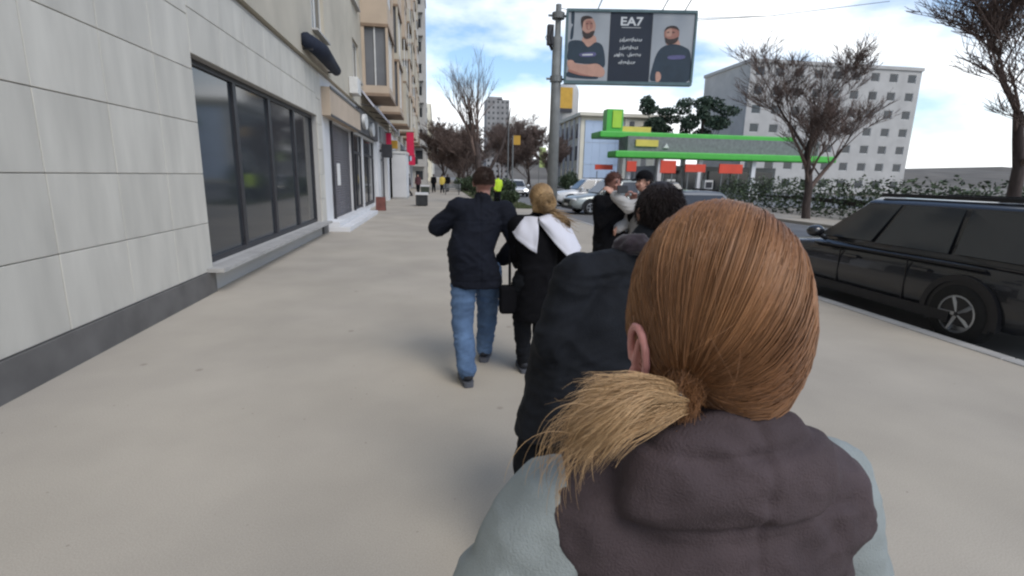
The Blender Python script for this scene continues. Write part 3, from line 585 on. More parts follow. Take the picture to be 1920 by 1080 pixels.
pr('print_hand', [(1390, 780), (1430, 775), (1450, 830), (1430, 880), (1395, 880)], PRS, 3)
pr('print_face', [(1450, 300), (1500, 262), (1570, 262), (1610, 310), (1605, 380), (1560, 430), (1500, 440), (1460, 390)], PRSD, 3)
pr('print_brow', [(1470, 300), (1500, 275), (1525, 280), (1530, 350), (1490, 370), (1470, 350)], PRS, 4)
pr('print_beard', [(1462, 378), (1500, 395), (1560, 390), (1606, 370), (1590, 425), (1530, 452), (1478, 440)], PRH, 5)
pr('print_eye', [(1478, 318), (1500, 313), (1500, 322), (1480, 327)], PRH, 6); pr('print_eye', [(1535, 313), (1558, 315), (1557, 324), (1536, 322)], PRH, 6); pr('print_nose', [(1508, 325), (1524, 362), (1502, 366)], PRS, 6)
pr('print_hair', [(1448, 310), (1465, 268), (1520, 245), (1580, 255), (1612, 305), (1590, 285), (1530, 270), (1475, 285)], PRH, 6)
pr('print_chest_mark', [(1520, 585), (1680, 575), (1680, 615), (1525, 625)], PRM, 4)
cu = bpy.data.curves.new('txt', 'FONT'); cu.body = 'EA7'; cu.size = .34; cu.align_x = 'CENTER'; cu.extrude = .001; cu.offset = .008
to = bpy.data.objects.new('tmp', cu); COL.objects.link(to); dg = bpy.context.evaluated_depsgraph_get(); dg.update(); tm = bpy.data.meshes.new_from_object(to.evaluated_get(dg)); bpy.data.objects.remove(to)
tm.transform(Matrix.Rotation(R(90), 4, 'X') @ Matrix.Scale(1.25, 4, (1, 0, 0))); link('lettering', tm, PRL, bb, (PW*1.5, .004, BH-.37))
MB().box(PW*1.5-.3, PW*1.5+.3, .003, .006, BH-.44, BH-.425).build('underline', PRL, bb)
# four handwritten lines
for li, (cx, cy, wd) in enumerate(((1090, 425, 250), (1075, 515, 210), (1065, 597, 300), (1060, 683, 190))):
    s_ = MB(); pts = []; n = int(wd/4); rr = random.Random(li+2)
    for i in range(n):
        t = i/n; amp = 15+10*math.sin(i*1.7+li)*rr.random(); gap = (li == 2 and .36 < t < .5)
        X_ = cx-wd/2+wd*t+7*math.sin(i*1.1); Y_ = cy-6-t*8+amp*math.sin(i*1.25+li)
        if gap:
            if len(pts) > 2: s_.tube(pts, .011, 4)
            pts = []; continue
        a, b = zp(X_, Y_); pts.append((a, .004, b))
    s_.tube(pts, .011, 4)
    for q in (.15, .55):
        a, b = zp(cx-wd/2+wd*q, cy+10); c_, d = zp(cx-wd/2+wd*(q+.06), cy-42); s_.tube([(a, .004, b), (c_, .004, d)], .011, 4)
    s_.build('script_line', PRL, bb)
for xq in (.9, 2.9, 3.6):
    lt = MB().tube([(xq, .1, BH+.05), (xq+.12, -.25, BH+.35), (xq+.2, -.5, BH+.45)], .018, 6).build('lamp_arm', FRAMED, bb)
    l2 = bevelled(MB().box(xq+.05, xq+.38, -.68, -.46, BH+.38, BH+.5).mesh('lamp_head'), .02); link('lamp_head', l2, FRAMED, lt)
for i in range(2):
    ca = MB(); ca.tube([(3.86, 17.2, 6.85-.2*i), (7, 17.8, 6.75+.1*i), (12, 18.6, 7.5), (17.5, 19.5, 8.6)], .011, 5); o = ca.build('overhead_cable', BLACKP); tag(o, ('upper' if i == 0 else 'lower')+' thin dark cable strung from the pole top across the road', 'cable')

# small signs and lamps far off
def post_sign(name, loc, h, w, hh, m, label, cat='sign'):
    r = empty(name, loc); tag(r, label, cat); MB().tube([(0, 0, -.1), (0, 0, h)], .05, 8).build('post', METALG, r); p = bevelled(MB().box(.03, w, -.04, .04, h-hh, h).mesh('plate'), .015); link('plate', p, m, r); return r
post_sign('yellow_sign', (5.15, 35.5, 0), 4.35, .5, .6, OCHRE, 'small yellow sign on a post right of the bare street tree')
post_sign('lime_sign', (16.75, 85, 0), 6.4, 1.1, 3.2, mat('pale_lime', (.42, .52, .20), .6, .1, 1, 0), 'pale lime vertical banner sign left of the steel pole')
sl_ = empty('street_lamp', (9.8, 72, -.1)); tag(sl_, 'thin distant street lamp with small dark head', 'street lamp')
MB().tube([(0, 0, 0), (0, 0, 9), (-.3, 0, 11.2), (-1.0, 0, 11.8)], [.09, .07, .05, .04], 8).build('post', METALG, sl_); h_ = bevelled(MB().box(-1.6, -.9, -.15, .15, 11.72, 11.9).mesh('head'), .04); link('head', h_, FRAMED, sl_)

# ------------------------------------------------------------------ street furniture on the pavement
def planter(loc, s, label, m):
    r = empty('planter_box', loc); tag(r, label, 'planter', 'square planters along the shops')
    a = bevelled(MB().box(-s/2, s/2, -s/2, s/2, .04, s*.95).mesh('box'), .02); link('box', a, m, r)
    a = bevelled(MB().box(-s/2-.04, s/2+.04, -s/2-.04, s/2+.04, s*.95, s*.95+.12).mesh('rim'), .015); link('rim', a, WHITEW, r)
    MB().box(-s/2+.08, s/2-.08, -s/2+.08, s/2-.08, 0, .039).build('foot', FRAMED, r)
    for i in range(4): MB().box(-s/2-.012, s/2+.012, -s/2-.012, -s/2-.001, .12+i*s*.2, .12+i*s*.2+.06).build('slat', m, r)
DK = mat('dark_planter', (.03, .032, .034), .7, .25, 5)
planter((-.78, 28.4, 0), .62, 'nearer square black planter with pale rim on the pavement', DK)
planter((-.95, 45.0, 0), .7, 'farther dark green square planter by the shops', mat('green_planter', (.05, .06, .045), .8, .2, 5))
bn = empty('park_bench', (1.35, 45.5, 0)); tag(bn, 'grey slatted bench at the edge of the verge far ahead', 'bench')
for i in range(4): MB().box(-.75, .75, -.2+i*.11, -.11+i*.11, .43, .47).build('seat_slat', METALG, bn)
for i in range(3): MB().box(-.75, .75, .26, .29, .55+i*.13, .65+i*.13).build('back_slat', METALG, bn)
for x in (-.6, .55): MB().box(x, x+.06, -.2, -.14, 0, .43).box(x, x+.06, .2, .26, 0, .95).build('leg', FRAMED, bn)
ct = empty('pavement_sign', (-2.55, 24.4, 0)); tag(ct, 'small reddish folding board on the pavement by the shop step', 'board')
MB().poly([(-.2, -.14, 0), (-.16, -.14, 0), (-.16, 0, .62), (-.2, 0, .62)], (.4, 0, 0)).build('board', mat('rust_board', (.3, .12, .1), .7, .2, 5), ct); MB().poly([(-.2, .14, 0), (-.16, .14, 0), (-.16, .02, .62), (-.2, .02, .62)], (.4, 0, 0)).build('board', FRAMED, ct)

# ------------------------------------------------------------------ cars
def car(label, loc, rz, paint, Ln=4.5, W=1.84, Hh=1.68, lit=False, group='parked cars', suv=True):
    root = empty('parked_car', loc, rz); tag(root, label, 'car', group)
    f, b = Ln/2, -Ln/2; hw = W/2; belt = .60*Hh; hood = belt-.04
    st = [(b, .42, belt-.28, .80), (b+.06, .32, belt-.05, .90), (b+.35, .26, belt+.0, .97), (b+1.2, .24, belt+.01, 1.0), (0, .24, belt, 1.0), (f-1.45, .24, belt-.01, 1.0), (f-.95, .25, hood-.03, .985), (f-.35, .28, hood-.12, .93), (f-.08, .34, hood-.22, .85), (f, .42, hood-.38, .76)]
    rs = []
    for x, zb, zt, k in st:
        w_ = hw*k; h = zt-zb; sec = [(w_*.90, 0), (w_*.985, .12), (w_, .4), (w_*.995, .66), (w_*.955, .88), (w_*.86, .97), (w_*.5, 1.02), (0, 1.035)]
        pts = [(x, y, zb+h*z) for y, z in sec]; pts += [(x, -y, zb+h*z) for y, z in sec[-2::-1]]; rs.append(pts)
    body = MB().rings(rs); bo = body.build('body', paint, root, smooth=True); bo.data.polygons.foreach_set('use_smooth', [len(p.vertices) == 4 for p in bo.data.polygons])
    # cabin
    x0, x1 = (b+.18, f-1.35); xr0, xr1 = (b+.55, f-2.05)
    if not suv: x0, xr0 = b+.75, b+1.3
    zb, zr = belt-.06, Hh; wb_, wr = hw*.93, hw*.70
    def cs(x, z, w_, dz=0): return [(x, w_, z), (x, w_*.9, z+dz*.7), (x, w_*.5, z+dz), (x, 0, z+dz*1.1), (x, -w_*.5, z+dz), (x, -w_*.9, z+dz*.7), (x, -w_, z)]
    def lerp(a, c, t): return a+(c-a)*t
    ring = []
    c_ = MB()
    base = [(x0, wb_), (lerp(x0, x1, .3), wb_), (lerp(x0, x1, .65), wb_), (x1, wb_*.92)]
    top = [(xr0, wr), (lerp(xr0, xr1, .3), wr*1.02), (lerp(xr0, xr1, .7), wr*1.02), (xr1, wr*.96)]
    V = []
    for (xa, ya), (xb, yb) in zip(base, top): V.append([(xa, ya, zb), (xb, yb, zr-.07), (lerp(xb, 0, .04), yb*.82, zr-.01), (lerp(xb, 0, .06), 0, zr+.015), (lerp(xb, 0, .04), -yb*.82, zr-.01), (xb, -yb, zr-.07), (xa, -ya, zb)])
    c_.rings(V, cap=True, closed=True); cm = bevelled(c_.mesh('cabin'), .045, 3); cm.polygons.foreach_set('use_smooth', [True]*len(cm.polygons)); link('cabin', cm, paint, root)
    def quad(name, P4, m, off, inset=.07, par=root):
        P4 = [Vector(p) for p in P4]; ce = sum(P4, Vector())/4; n = (P4[1]-P4[0]).cross(P4[3]-P4[0]).normalized()
        if n.dot(ce-Vector((0, 0, Hh*.6))) < 0: n = -n
        Q = [p+(ce-p).normalized()*inset for p in P4]; return MB().poly([q+n*.001 for q in Q], n*off).build(name, m, par)
    for s in (1, -1):
        for i in range(3):
            A = (base[i][0], s*base[i][1], zb+.07); B_ = (base[i+1][0], s*base[i+1][1], zb+.07); C_ = (top[i+1][0], s*top[i+1][1], zr-.07); D_ = (top[i][0], s*top[i][1], zr-.07)
            quad('side_window', (A, B_, C_, D_), GLASSD, .012, .05)
        MB().box(x0+.5, x1-.1, s*hw*.975-.02, s*hw*.975+.02, belt-.09, belt-.07).build('belt_trim', BLACKP, root)
        for xx in (.35, -.75): MB().box(xx-.006, xx+.006, s*(hw+.001)-.006, s*(hw+.001)+.006, .36, belt-.1).build('door_seam', BLACKP, root)
        for xx in (.12, -.95): h2 = bevelled(MB().box(xx-.11, xx+.11, s*hw-.02, s*hw+.035, belt-.2, belt-.165).mesh('door_handle'), .01); link('door_handle', h2, paint, root)
        mi = MB().ell((x1-.22, s*(hw+.1), belt+.1), (.11, .13, .09)).build('mirror', paint, root, smooth=True); MB().tube([(x1-.25, s*(hw-.08), belt-.02), (x1-.23, s*(hw+.06), belt+.05)], .03, 6).build('mirror_arm', BLACKP, mi)
        MB().box(-Ln/2+.95, Ln/2-.95, s*(hw+.0)-.03, s*(hw+.0)+.025, .24, .36).build('sill_cladding', BLACKP, root)
        hl = MB().ell((f-.16, s*hw*.66, hood-.27), (.12, .22, .085)).build('headlight', LAMPON if lit else LAMPW, root, smooth=True)
        tl = bevelled(MB().box(b+.0, b+.14, s*hw*.74-.14, s*hw*.74+.14, belt-.33, belt-.08).mesh('tail_light'), .03); link('tail_light', tl, TAIL, root)
        MB().box(xr0+.1, xr1-.1, s*wr*.8-.02, s*wr*.8+.02, zr+.0, zr+.05).build('roof_rail', BLACKP, root)
    quad('windscreen', ((x1, wb_*.92, zb+.07), (x1, -wb_*.92, zb+.07), (xr1, -wr*.96, zr-.07), (xr1, wr*.96, zr-.07)), GLASSD, .012, .08)
    quad('rear_window', ((x0, wb_, zb+.1), (x0, -wb_, zb+.1), (xr0, -wr, zr-.07), (xr0, wr, zr-.07)), GLASSD, .012, .1)
    g_ = bevelled(MB().box(f-.1, f+.015, -hw*.42, hw*.42, .50, hood-.26).mesh('grille'), .02); link('grille', g_, BLACKP, root)
    g_ = bevelled(MB().box(f-.35, f+.03, -hw*.8, hw*.8, .26, .46).mesh('bumper'), .05); link('bumper', g_, BLACKP, root)
    g_ = bevelled(MB().box(b-.03, b+.35, -hw*.84, hw*.84, .28, .5).mesh('bumper'), .05); link('bumper', g_, BLACKP, root)
    for x in (f, b-.035): MB().box(x+.0+(.032 if x == f else -.012), x+(.044 if x == f else .0), -.26, .26, .42 if x == f else .62, .53 if x == f else .73).build('number_plate', PAPER, root)
    rw = .35
    for xw in (f-.92, b+.88):
        for s in (1, -1):
            prof = [(rw*.62, -.1), (rw*.9, -.11), (rw, -.07), (rw, .07), (rw*.9, .11), (rw*.62, .1)]
            t = MB(); t.rings([[(r_*math.cos(a), y_, r_*math.sin(a)) for a in np.linspace(0, 2*math.pi, 26, endpoint=False)] for r_, y_ in prof], cap=False)
            wh = t.build('wheel', TYRE, root, (xw, s*(hw-.085), rw), smooth=True)
            r_ = MB(); r_.rings([[(q*math.cos(a), s*yy, q*math.sin(a)) for a in np.linspace(0, 2*math.pi, 26, endpoint=False)] for q, yy in ((rw*.62, .095), (rw*.56, .1), (rw*.54, .03), (.02, .02))], cap=False)
            for k_ in range(5):
                a = k_*2*math.pi/5; r_.tube([(.03*math.cos(a), s*.06, .03*math.sin(a)), (rw*.58*math.cos(a), s*.09, rw*.58*math.sin(a))], [.035, .022], 5)
            r_.build('rim', RIM, wh)
            ar = MB(); n_ = 20; q0, q1 = rw+.03, rw+.10
            ar.rings([[(q*math.cos(a), s*yy, q*math.sin(a)) for (q, yy) in ((q0, .03), (q1, .03), (q1, .105), (q0, .105))] for a in np.linspace(R(-12), R(192), n_)], cap=True)
            ar.build('wheel_arch', BLACKP, root, (xw, s*(hw-.085), rw))
            MB().rings([[((rw+.03)*math.cos(a), yy, (rw+.03)*math.sin(a)) for a in np.linspace(R(-20), R(200), 24)] for yy in (s*.06, s*.088)]).build('wheel_well', BLACKP, root, (xw, s*(hw-.085), rw))
    return root
SILVER = mat('silver_paint', (.30, .33, .32), .35, .04, 3, 0, metal=.4, coat=.6); WHITEC = mat('white_paint', (.62, .63, .63), .35, .03, 3, 0, coat=.6); BLACKC = mat('black_paint', (.012, .013, .016), .25, .1, 3, 0, coat=.7); GREYC = mat('grey_paint', (.12, .13, .14), .35, .05, 3, 0, metal=.4, coat=.6)
car('silver green SUV standing across the road edge behind the blonde woman', (8.75, 25.6, -.12), R(186), SILVER, 4.6, 1.86, 1.72)
car('white car directly behind the silver SUV, only its roof showing', (9.6, 32.5, -.12), R(184), WHITEC, 4.6, 1.82, 1.75)
car('white car with lit headlamps coming along the road left of the pole', (7.3, 47.5, -.12), R(-92), WHITEC, 4.4, 1.8, 1.5, lit=True, suv=False, group='cars on the road')
car('dark grey car at the petrol station entrance behind the silver SUV', (14.3, 33.5, -.12), R(178), GREYC, 4.5, 1.84, 1.62)
car('black estate car parked along the kerb at the right edge', (6.75, 6.3, -.12), R(90), BLACKC, 4.7, 1.86, 1.60)
car('dark grey hatchback parked on the road past the black car', (6.8, 14.2, -.12), R(90), GREYC, 4.3, 1.8, 1.5)

# ------------------------------------------------------------------ people
def V3(*a): return Vector(a)
def hand_pieces(mb, wr, d, nrm, side, s=1.0, curl=.5):
    """palm, four bent fingers of different length and a thumb; d = pointing direction, nrm = back of the hand"""
    d = d.normalized(); nrm = (nrm-d*nrm.dot(d)).normalized(); lat = d.cross(nrm).normalized()*side
    P = lambda a, b, c: wr+(d*a+lat*b+nrm*c)*s
    for b in (-.026, -.009, .009, .026): mb.capsule(P(.012, b*.75, 0), .0135*s, P(.082, b, 0), .0125*s, 8)
    for b, ln, r in ((-.028, .058, .008), (-.010, .07, .009), (.010, .075, .0092), (.029, .068, .009)):
        a = P(.085, b, 0); c1 = curl*.9; p1 = a+(d*math.cos(c1)-nrm*math.sin(c1))*ln*.5*s; c2 = curl*1.9; p2 = p1+(d*math.cos(c2)-nrm*math.sin(c2))*ln*.32*s; c3 = curl*2.6; p3 = p2+(d*math.cos(c3)-nrm*math.sin(c3))*ln*.26*s
        mb.chain([a, p1, p2, p3], [r*1.05*s, r*s, r*.92*s, r*.8*s], 8)
    t0 = P(.025, .03, -.004); t1 = P(.055, .056, -.012); t2 = P(.085, .062, -.028); mb.chain([t0, t1, t2], [.013*s, .0105*s, .009*s], 8)
def ring_ell(c, lat, fwd, rx, ry, n=28, p=2.5):
    out = []
    for k in range(n):
        a = 2*math.pi*k/n; ca, sa = math.cos(a), math.sin(a)
        out.append(c+lat*(rx*math.copysign(abs(ca)**(2/p), ca))+fwd*(ry*math.copysign(abs(sa)**(2/p), sa)))
    return out
def head_pieces(mb, hc, rot, s, vox_ok=True):
    E = lambda c, r: mb.ell(hc+rot @ (Vector(c)*s), tuple(x*s for x in r), rot)
    E((0, -.012, .025), (.076, .095, .092)); E((0, .022, -.045), (.058, .068, .072)); E((0, .055, -.088), (.026, .022, .02)); E((0, .07, .02), (.05, .02, .02))
    E((0, .093, -.018), (.012, .016, .026)); E((0, .105, -.034), (.016, .014, .012)); E((.03, .075, -.03), (.025, .016, .02)); E((-.03, .075, -.03), (.025, .016, .02))
    for x in (1, -1): E((x*.078, -.008, -.005), (.012, .019, .032))
def person(label, loc, rz, J, garments, skin=SKIN, hs=1.0, vox=.009, head_rot=(0, 0, 0), hands=True, face=True, hand_dirs=None, group=None, body_it=3):
    """J: joints in the local frame (x right, y ahead, z up)"""
    root = empty('person', loc, rz); tag(root, label, 'person', group)
    J = {k_: Vector(v) for k_, v in J.items()}; rot = (Matrix.Rotation(head_rot[2], 3, 'Z') @ Matrix.Rotation(head_rot[0], 3, 'X') @ Matrix.Rotation(head_rot[1], 3, 'Y'))
    b = MB(); head_pieces(b, J['head'], rot, hs)
    b.chain([J['chest'], J['neck'], J['head']+rot @ V3(0, -.015, -.05)], [.09, .058, .052])
    b.capsule(J['pelvis'], .12, J['chest'], .12); b.capsule(J['shL'], .05, J['shR'], .05); b.capsule(J['hipL'], .08, J['hipR'], .08)
    for s_ in 'LR':
        b.chain([J['sh'+s_], J['el'+s_], J['wr'+s_]], [.052, .042, .029]); b.chain([J['hip'+s_], J['kn'+s_], J['an'+s_]], [.082, .058, .042]); b.capsule(J['an'+s_], .04, J['an'+s_]+V3(0, .14, -.05), .03)
        if hands:
            d = (J['wr'+s_]-J['el'+s_]).normalized(); nr = V3(-1 if s_ == 'L' else 1, 0, .3)
            if hand_dirs and s_ in hand_dirs: d, nr = Vector(hand_dirs[s_][0]), Vector(hand_dirs[s_][1])
            hand_pieces(b, J['wr'+s_], d, nr, 1 if s_ == 'L' else -1, .95*hs, .5 if not hand_dirs or s_ not in hand_dirs else hand_dirs[s_][2])
    link('body', remesh(b, vox, body_it, name='body'), skin, root)
    if face:
        for x in (1, -1): MB().ell(J['head']+rot @ (V3(x*.031, .083, .012)*hs), (.011*hs, .008*hs, .008*hs), n=10, m=6).build('eye', EYEM, root, smooth=True); MB().capsule(J['head']+rot @ (V3(x*.018, .094, .034)*hs), .005*hs, J['head']+rot @ (V3(x*.046, .083, .032)*hs), .004*hs, 6).build('eyebrow', PRH, root)
        MB().capsule(J['head']+rot @ (V3(-.02, .088, -.062)*hs), .007*hs, J['head']+rot @ (V3(.02, .088, -.062)*hs), .007*hs, 8).build('mouth', LIPM, root, smooth=True)
    for gname, fnc in garments: fnc(root, J)
    return root
def torso_rings(J, spec):
    """spec: list of (t along pelvis..neck, rx, ry, dx, dy)"""
    path = [J['pelvis'], J['waist'], J['chest'], J['neck']]; hl = (J['hipR']-J['hipL']).normalized(); sl2 = (J['shR']-J['shL']).normalized()
    out = []
    for t, rx, ry, dx, dy in spec:
        if t < 0: c_ = path[0]+(path[0]-path[1]).normalized()*(-t); lat = hl
        else:
            q = min(t*3, 2.999); i = int(q); c_ = path[i].lerp(path[i+1], q-i); lat = hl.lerp(sl2, t).normalized()
        fwd = V3(0, 0, 1).cross(lat).normalized(); out.append(ring_ell(c_+lat*dx+fwd*dy, lat, fwd, rx, ry))
    return out
def jacket(m, spec, sl=(.085, .07, .055), vox=.012, amp=.007, seed=0, fs=(7, 7, 11), cuff=True, collar=.075, collar_h=.05, it=7, name='jacket', shr=.075, ext=.9, seams=None):
    def f(root, J):
        b = MB(); b.rings(torso_rings(J, spec))
        b.capsule(J['neck']+V3(0, 0, -.05), .09, J['shL']+V3(.02, 0, 0), shr); b.capsule(J['neck']+V3(0, 0, -.05), .09, J['shR']-V3(.02, 0, 0), shr)
        for s_ in 'LR':
            w_ = J['el'+s_].lerp(J['wr'+s_], ext); mid = J['sh'+s_].lerp(J['el'+s_], .5); b.chain([J['sh'+s_], mid, J['el'+s_], w_], [sl[0], (sl[0]+sl[1])*.5, sl[1], sl[2]])
        if collar: b.capsule(J['neck'], collar, J['neck'].lerp(J['head'], .28)+V3(0, 0, collar_h-.04), collar*.95)
        fo = folds(amp, *fs, seed)
        if seams:
            hz = min(r_[0].z for r_ in torso_rings(J, spec[:1]))
            def fn(p):
                d = 0
                if p.y < .02: d = .005*max(0, 1-abs(p.z-seams[0])/.012)+.005*max(0, 1-abs(p.x-seams[1])/.012)
                d += .004*max(0, 1-abs(p.z-hz-.06)/.012)
                return fo(p)-d
        else: fn = fo
        o = link(name, remesh(b, vox, it, fn, name), m, root)
        if cuff:
            for s_ in 'LR':
                a = J['el'+s_].lerp(J['wr'+s_], ext-.06); c_ = J['el'+s_].lerp(J['wr'+s_], ext+.05); MB().tube([a, c_], sl[2]*.97, 14).build('cuff', m, o, smooth=True)
    return (name, f)
def trousers(m, r=(.115, .085, .065), vox=.011, amp=.008, seed=3, pel=(.165, .125), it=6):
    def f(root, J):
        b = MB(); lat = (J['hipR']-J['hipL']).normalized(); fwd = V3(0, 0, 1).cross(lat)
        b.rings([ring_ell(J['hipL'].lerp(J['hipR'], .5)+V3(0, 0, z), lat, fwd, pel[0]*k, pel[1]*k) for z, k in ((-.1, .7), (-.03, .98), (.03, 1.0), (.08, .93))])
        for s_ in 'LR':
            an = J['an'+s_]+V3(0, -.01, -.005); b.chain([J['hip'+s_]+V3(0, 0, -.02), J['hip'+s_].lerp(J['kn'+s_], .5), J['kn'+s_], J['kn'+s_].lerp(an, .6), an], [r[0], (r[0]+r[1])*.5, r[1], (r[1]+r[2])*.5, r[2]])
        link('trousers', remesh(b, vox, it, folds(amp, 5, 5, 13, seed), 'trousers'), m, root)
    return ('trousers', f)
def shoes(m, sole, dirs=None, s=1.0, pitch=None, vox=.007):
    def f(root, J):
        for s_ in 'LR':
            an = J['an'+s_]; dv = Vector((dirs or {}).get(s_, (0, 1, 0))).normalized(); p_ = (pitch or {}).get(s_, 0); ax = Matrix.Rotation(math.atan2(dv.y, dv.x)-math.pi/2, 3, 'Z') @ Matrix.Rotation(p_, 3, 'X')
            T = lambda x, y, z: an+ax @ (V3(x, y, z)*s)
            u = MB(); u.capsule(T(0, -.035, -.03), .042*s, T(0, .06, -.035), .045*s); u.capsule(T(0, .06, -.04), .045*s, T(.0, .15, -.06), .036*s); u.capsule(T(0, -.01, -.02), .045*s, T(0, -.01, .02), .046*s); u.capsule(T(-.012, .13, -.062), .034*s, T(.012, .14, -.062), .034*s)
            so = MB(); L_ = []
            for y, hw_ in ((-.085, .018), (-.078, .032), (-.05, .04), (0, .041), (.06, .043), (.12, .05), (.16, .043), (.185, .025), (.192, .008)): L_.append([T(-hw_, y, -.105), T(hw_, y, -.105), T(hw_*1.04, y, -.066), T(-hw_*1.04, y, -.066)])
            so.rings(L_)
            o = link('shoe', remesh(u, vox, 4, name='shoe'), m, root); so.build('sole', sole, o)
    return ('shoe', f)
def strands_mesh(paths, rad, name='hair'):
    P = np.asarray(paths); N, S, _ = P.shape; T = np.gradient(P, axis=1); T /= (np.linalg.norm(T, axis=2, keepdims=True)+1e-9)
    ref = rng.normal(size=(N, 1, 3)); U = np.cross(T, ref); U /= (np.linalg.norm(U, axis=2, keepdims=True)+1e-9); W_ = np.cross(T, U)
    tp = np.linspace(1, 0, S)**.5*.75+.25; rd_ = np.broadcast_to(rad, (N,))[:, None]*tp[None, :]
    vs = [P+(U*math.cos(a)+W_*math.sin(a))*rd_[..., None] for a in (0, 2.094, 4.189)]
    vv = np.stack(vs, 2).reshape(-1, 3)
    b = (np.arange(N)[:, None]*S+np.arange(S-1)[None, :]).reshape(-1)*3; F_ = []
    for k_ in range(3):
        j = (k_+1) % 3; F_.append(np.stack([b+k_, b+j, b+3+j, b+3+k_], 1))
    F_ = np.concatenate(F_); me = bpy.data.meshes.new(name); me.from_pydata(vv.tolist(), [], F_.tolist()); me.polygons.foreach_set('use_smooth', [True]*len(me.polygons)); return me
def short_hair(m, rad=.0025, n=1600, ln=.035, scale=1.06, low=-.02, front=.06, curl=.35, s=1.0, rot=(0, 0, 0), shell=True, name='hair', droop=.3):
    """cap that follows the skull plus short strands standing off it"""
    def f(root, J):
        rt_ = Matrix.Rotation(rot[2], 3, 'Z') @ Matrix.Rotation(rot[0], 3, 'X'); hc = J['head']
        rad3 = np.array((.079, .099, .096))*scale*s; cen = np.array((0, -.012, .025))*s
        if shell:
            b = MB(); b.ell((0, 0, 0), tuple(rad3), n=28, m=18); me = b.mesh('hair'); bm = bmesh.new(); bm.from_mesh(me)
            dele = [v for v in bm.verts if (v.co.z+cen[2] < low*s+max(0, v.co.y)*.95) or (v.co.y+cen[1] > front*s and v.co.z < .035*s)]
            bmesh.ops.delete(bm, geom=dele, context='VERTS'); bm.to_mesh(me); bm.free(); me.transform(Matrix.Translation(hc) @ rt_.to_4x4() @ Matrix.Translation(tuple(cen))); me.polygons.foreach_set('use_smooth', [True]*len(me.polygons)); o = link(name, me, m, root)
        else: o = root
        P = []
        while len(P) < n:
            d = rng.normal(size=3); d /= np.linalg.norm(d); p = d*rad3
            if p[2]+cen[2] < low*s+max(0, p[1])*.95 or (p[1]+cen[1] > front*s and p[2] < .035*s): continue
            t = d*.45+np.array((0, -.35, -droop))+rng.normal(size=3)*curl; t /= np.linalg.norm(t); q = [p*.99]; dd = t.copy()
            for k_ in range(4): dd = dd+rng.normal(size=3)*curl*.5; dd /= np.linalg.norm(dd); q.append(q[-1]+dd*ln/4*s*(.6+.8*rng.random()))
            P.append([tuple(np.array(hc)+np.array(rt_ @ Vector(x+cen))) for x in q])
        link('strands', strands_mesh(P, rad*s, 'strands'), m, o)
    return (name, f)
def J0(H=1.72, **kw):
    s = H/1.72; d = dict(pelvis=(0, 0, .92), waist=(0, 0, 1.06), chest=(0, 0, 1.27), neck=(0, -.01, 1.43), head=(0, .03, 1.60), shL=(-.18, 0, 1.385), shR=(.18, 0, 1.385), elL=(-.22, -.02, 1.11), elR=(.22, -.02, 1.11), wrL=(-.23, .06, .87), wrR=(.23, .06, .87), hipL=(-.09, 0, .88), hipR=(.09, 0, .88), knL=(-.1, .02, .48), knR=(.1, .02, .48), anL=(-.1, 0, .10), anR=(.1, 0, .10))
    d = {k_: tuple(x*s for x in v) for k_, v in d.items()}; d['anL'] = (d['anL'][0], d['anL'][1], .10); d['anR'] = (d['anR'][0], d['anR'][1], .10); d.update(kw); return d

NAVY = mat('navy_cloth', (.0052, .0068, .013), .85, .25, 5, .3, 60, spec=.22, bdist=.003)
JEANS = mat('jeans', (.055, .098, .18), .9, .25, 5, .3, 240, col2=(.085, .145, .25), bdist=.002)
BLACKK = mat('black_cloth', (.0032, .0032, .0045), .9, .25, 5, .3, 60, spec=.15, bdist=.003)
CHAR = mat('charcoal_cloth', (.0062, .0078, .0115), .82, .3, 8, .6, 220, spec=.25, bdist=.004)
DTR = mat('dark_trousers', (.0065, .0075, .010), .9, .2, 4, .2, 120, bdist=.002, spec=.2)
WHITECL = mat('white_cloth', (.56, .56, .61), .85, .05, 5, .2, 90, bdist=.003)
MAUVE = mat('mauve_quilt', (.062, .046, .049), .85, .22, 14, .7, 420, spec=.25, bdist=.0025)
SAGE = mat('pale_sage_cloth', (.27, .30, .295), .85, .16, 10, .6, 420, spec=.25, bdist=.0025)
LGREY = mat('light_grey_cloth', (.36, .35, .34), .85, .1, 4, .2, 90, bdist=.003)
PLUM = mat('plum_scarf', (.018, .010, .017), .9, .25, 6, .4, 120, sheen=.2, bdist=.004)
SHOE = mat('shoe_leather', (.016, .018, .024), .6, .2, 6, .1); SOLEM = mat('shoe_sole', (.08, .085, .1), .8, .1, 6, .1)
HBROWN = mat('brown_hair', (.062, .038, .028), .6, .2, 8, 0, island=.35); HDARK = mat('dark_hair', (.017, .010, .009), .55, .2, 8, 0, island=.4)
HBLONDE = mat('blonde_hair', (.25, .155, .07), .5, .2, 8, 0, col2=(.36, .24, .12), island=.35)
HHONEY = mat('honey_hair', (.20, .088, .036), .42, .2, 9, 0, col2=(.30, .15, .066), island=.22); HTAIL = mat('pale_blonde_hair', (.42, .26, .125), .5, .2, 12, 0, col2=(.55, .37, .20), island=.3)

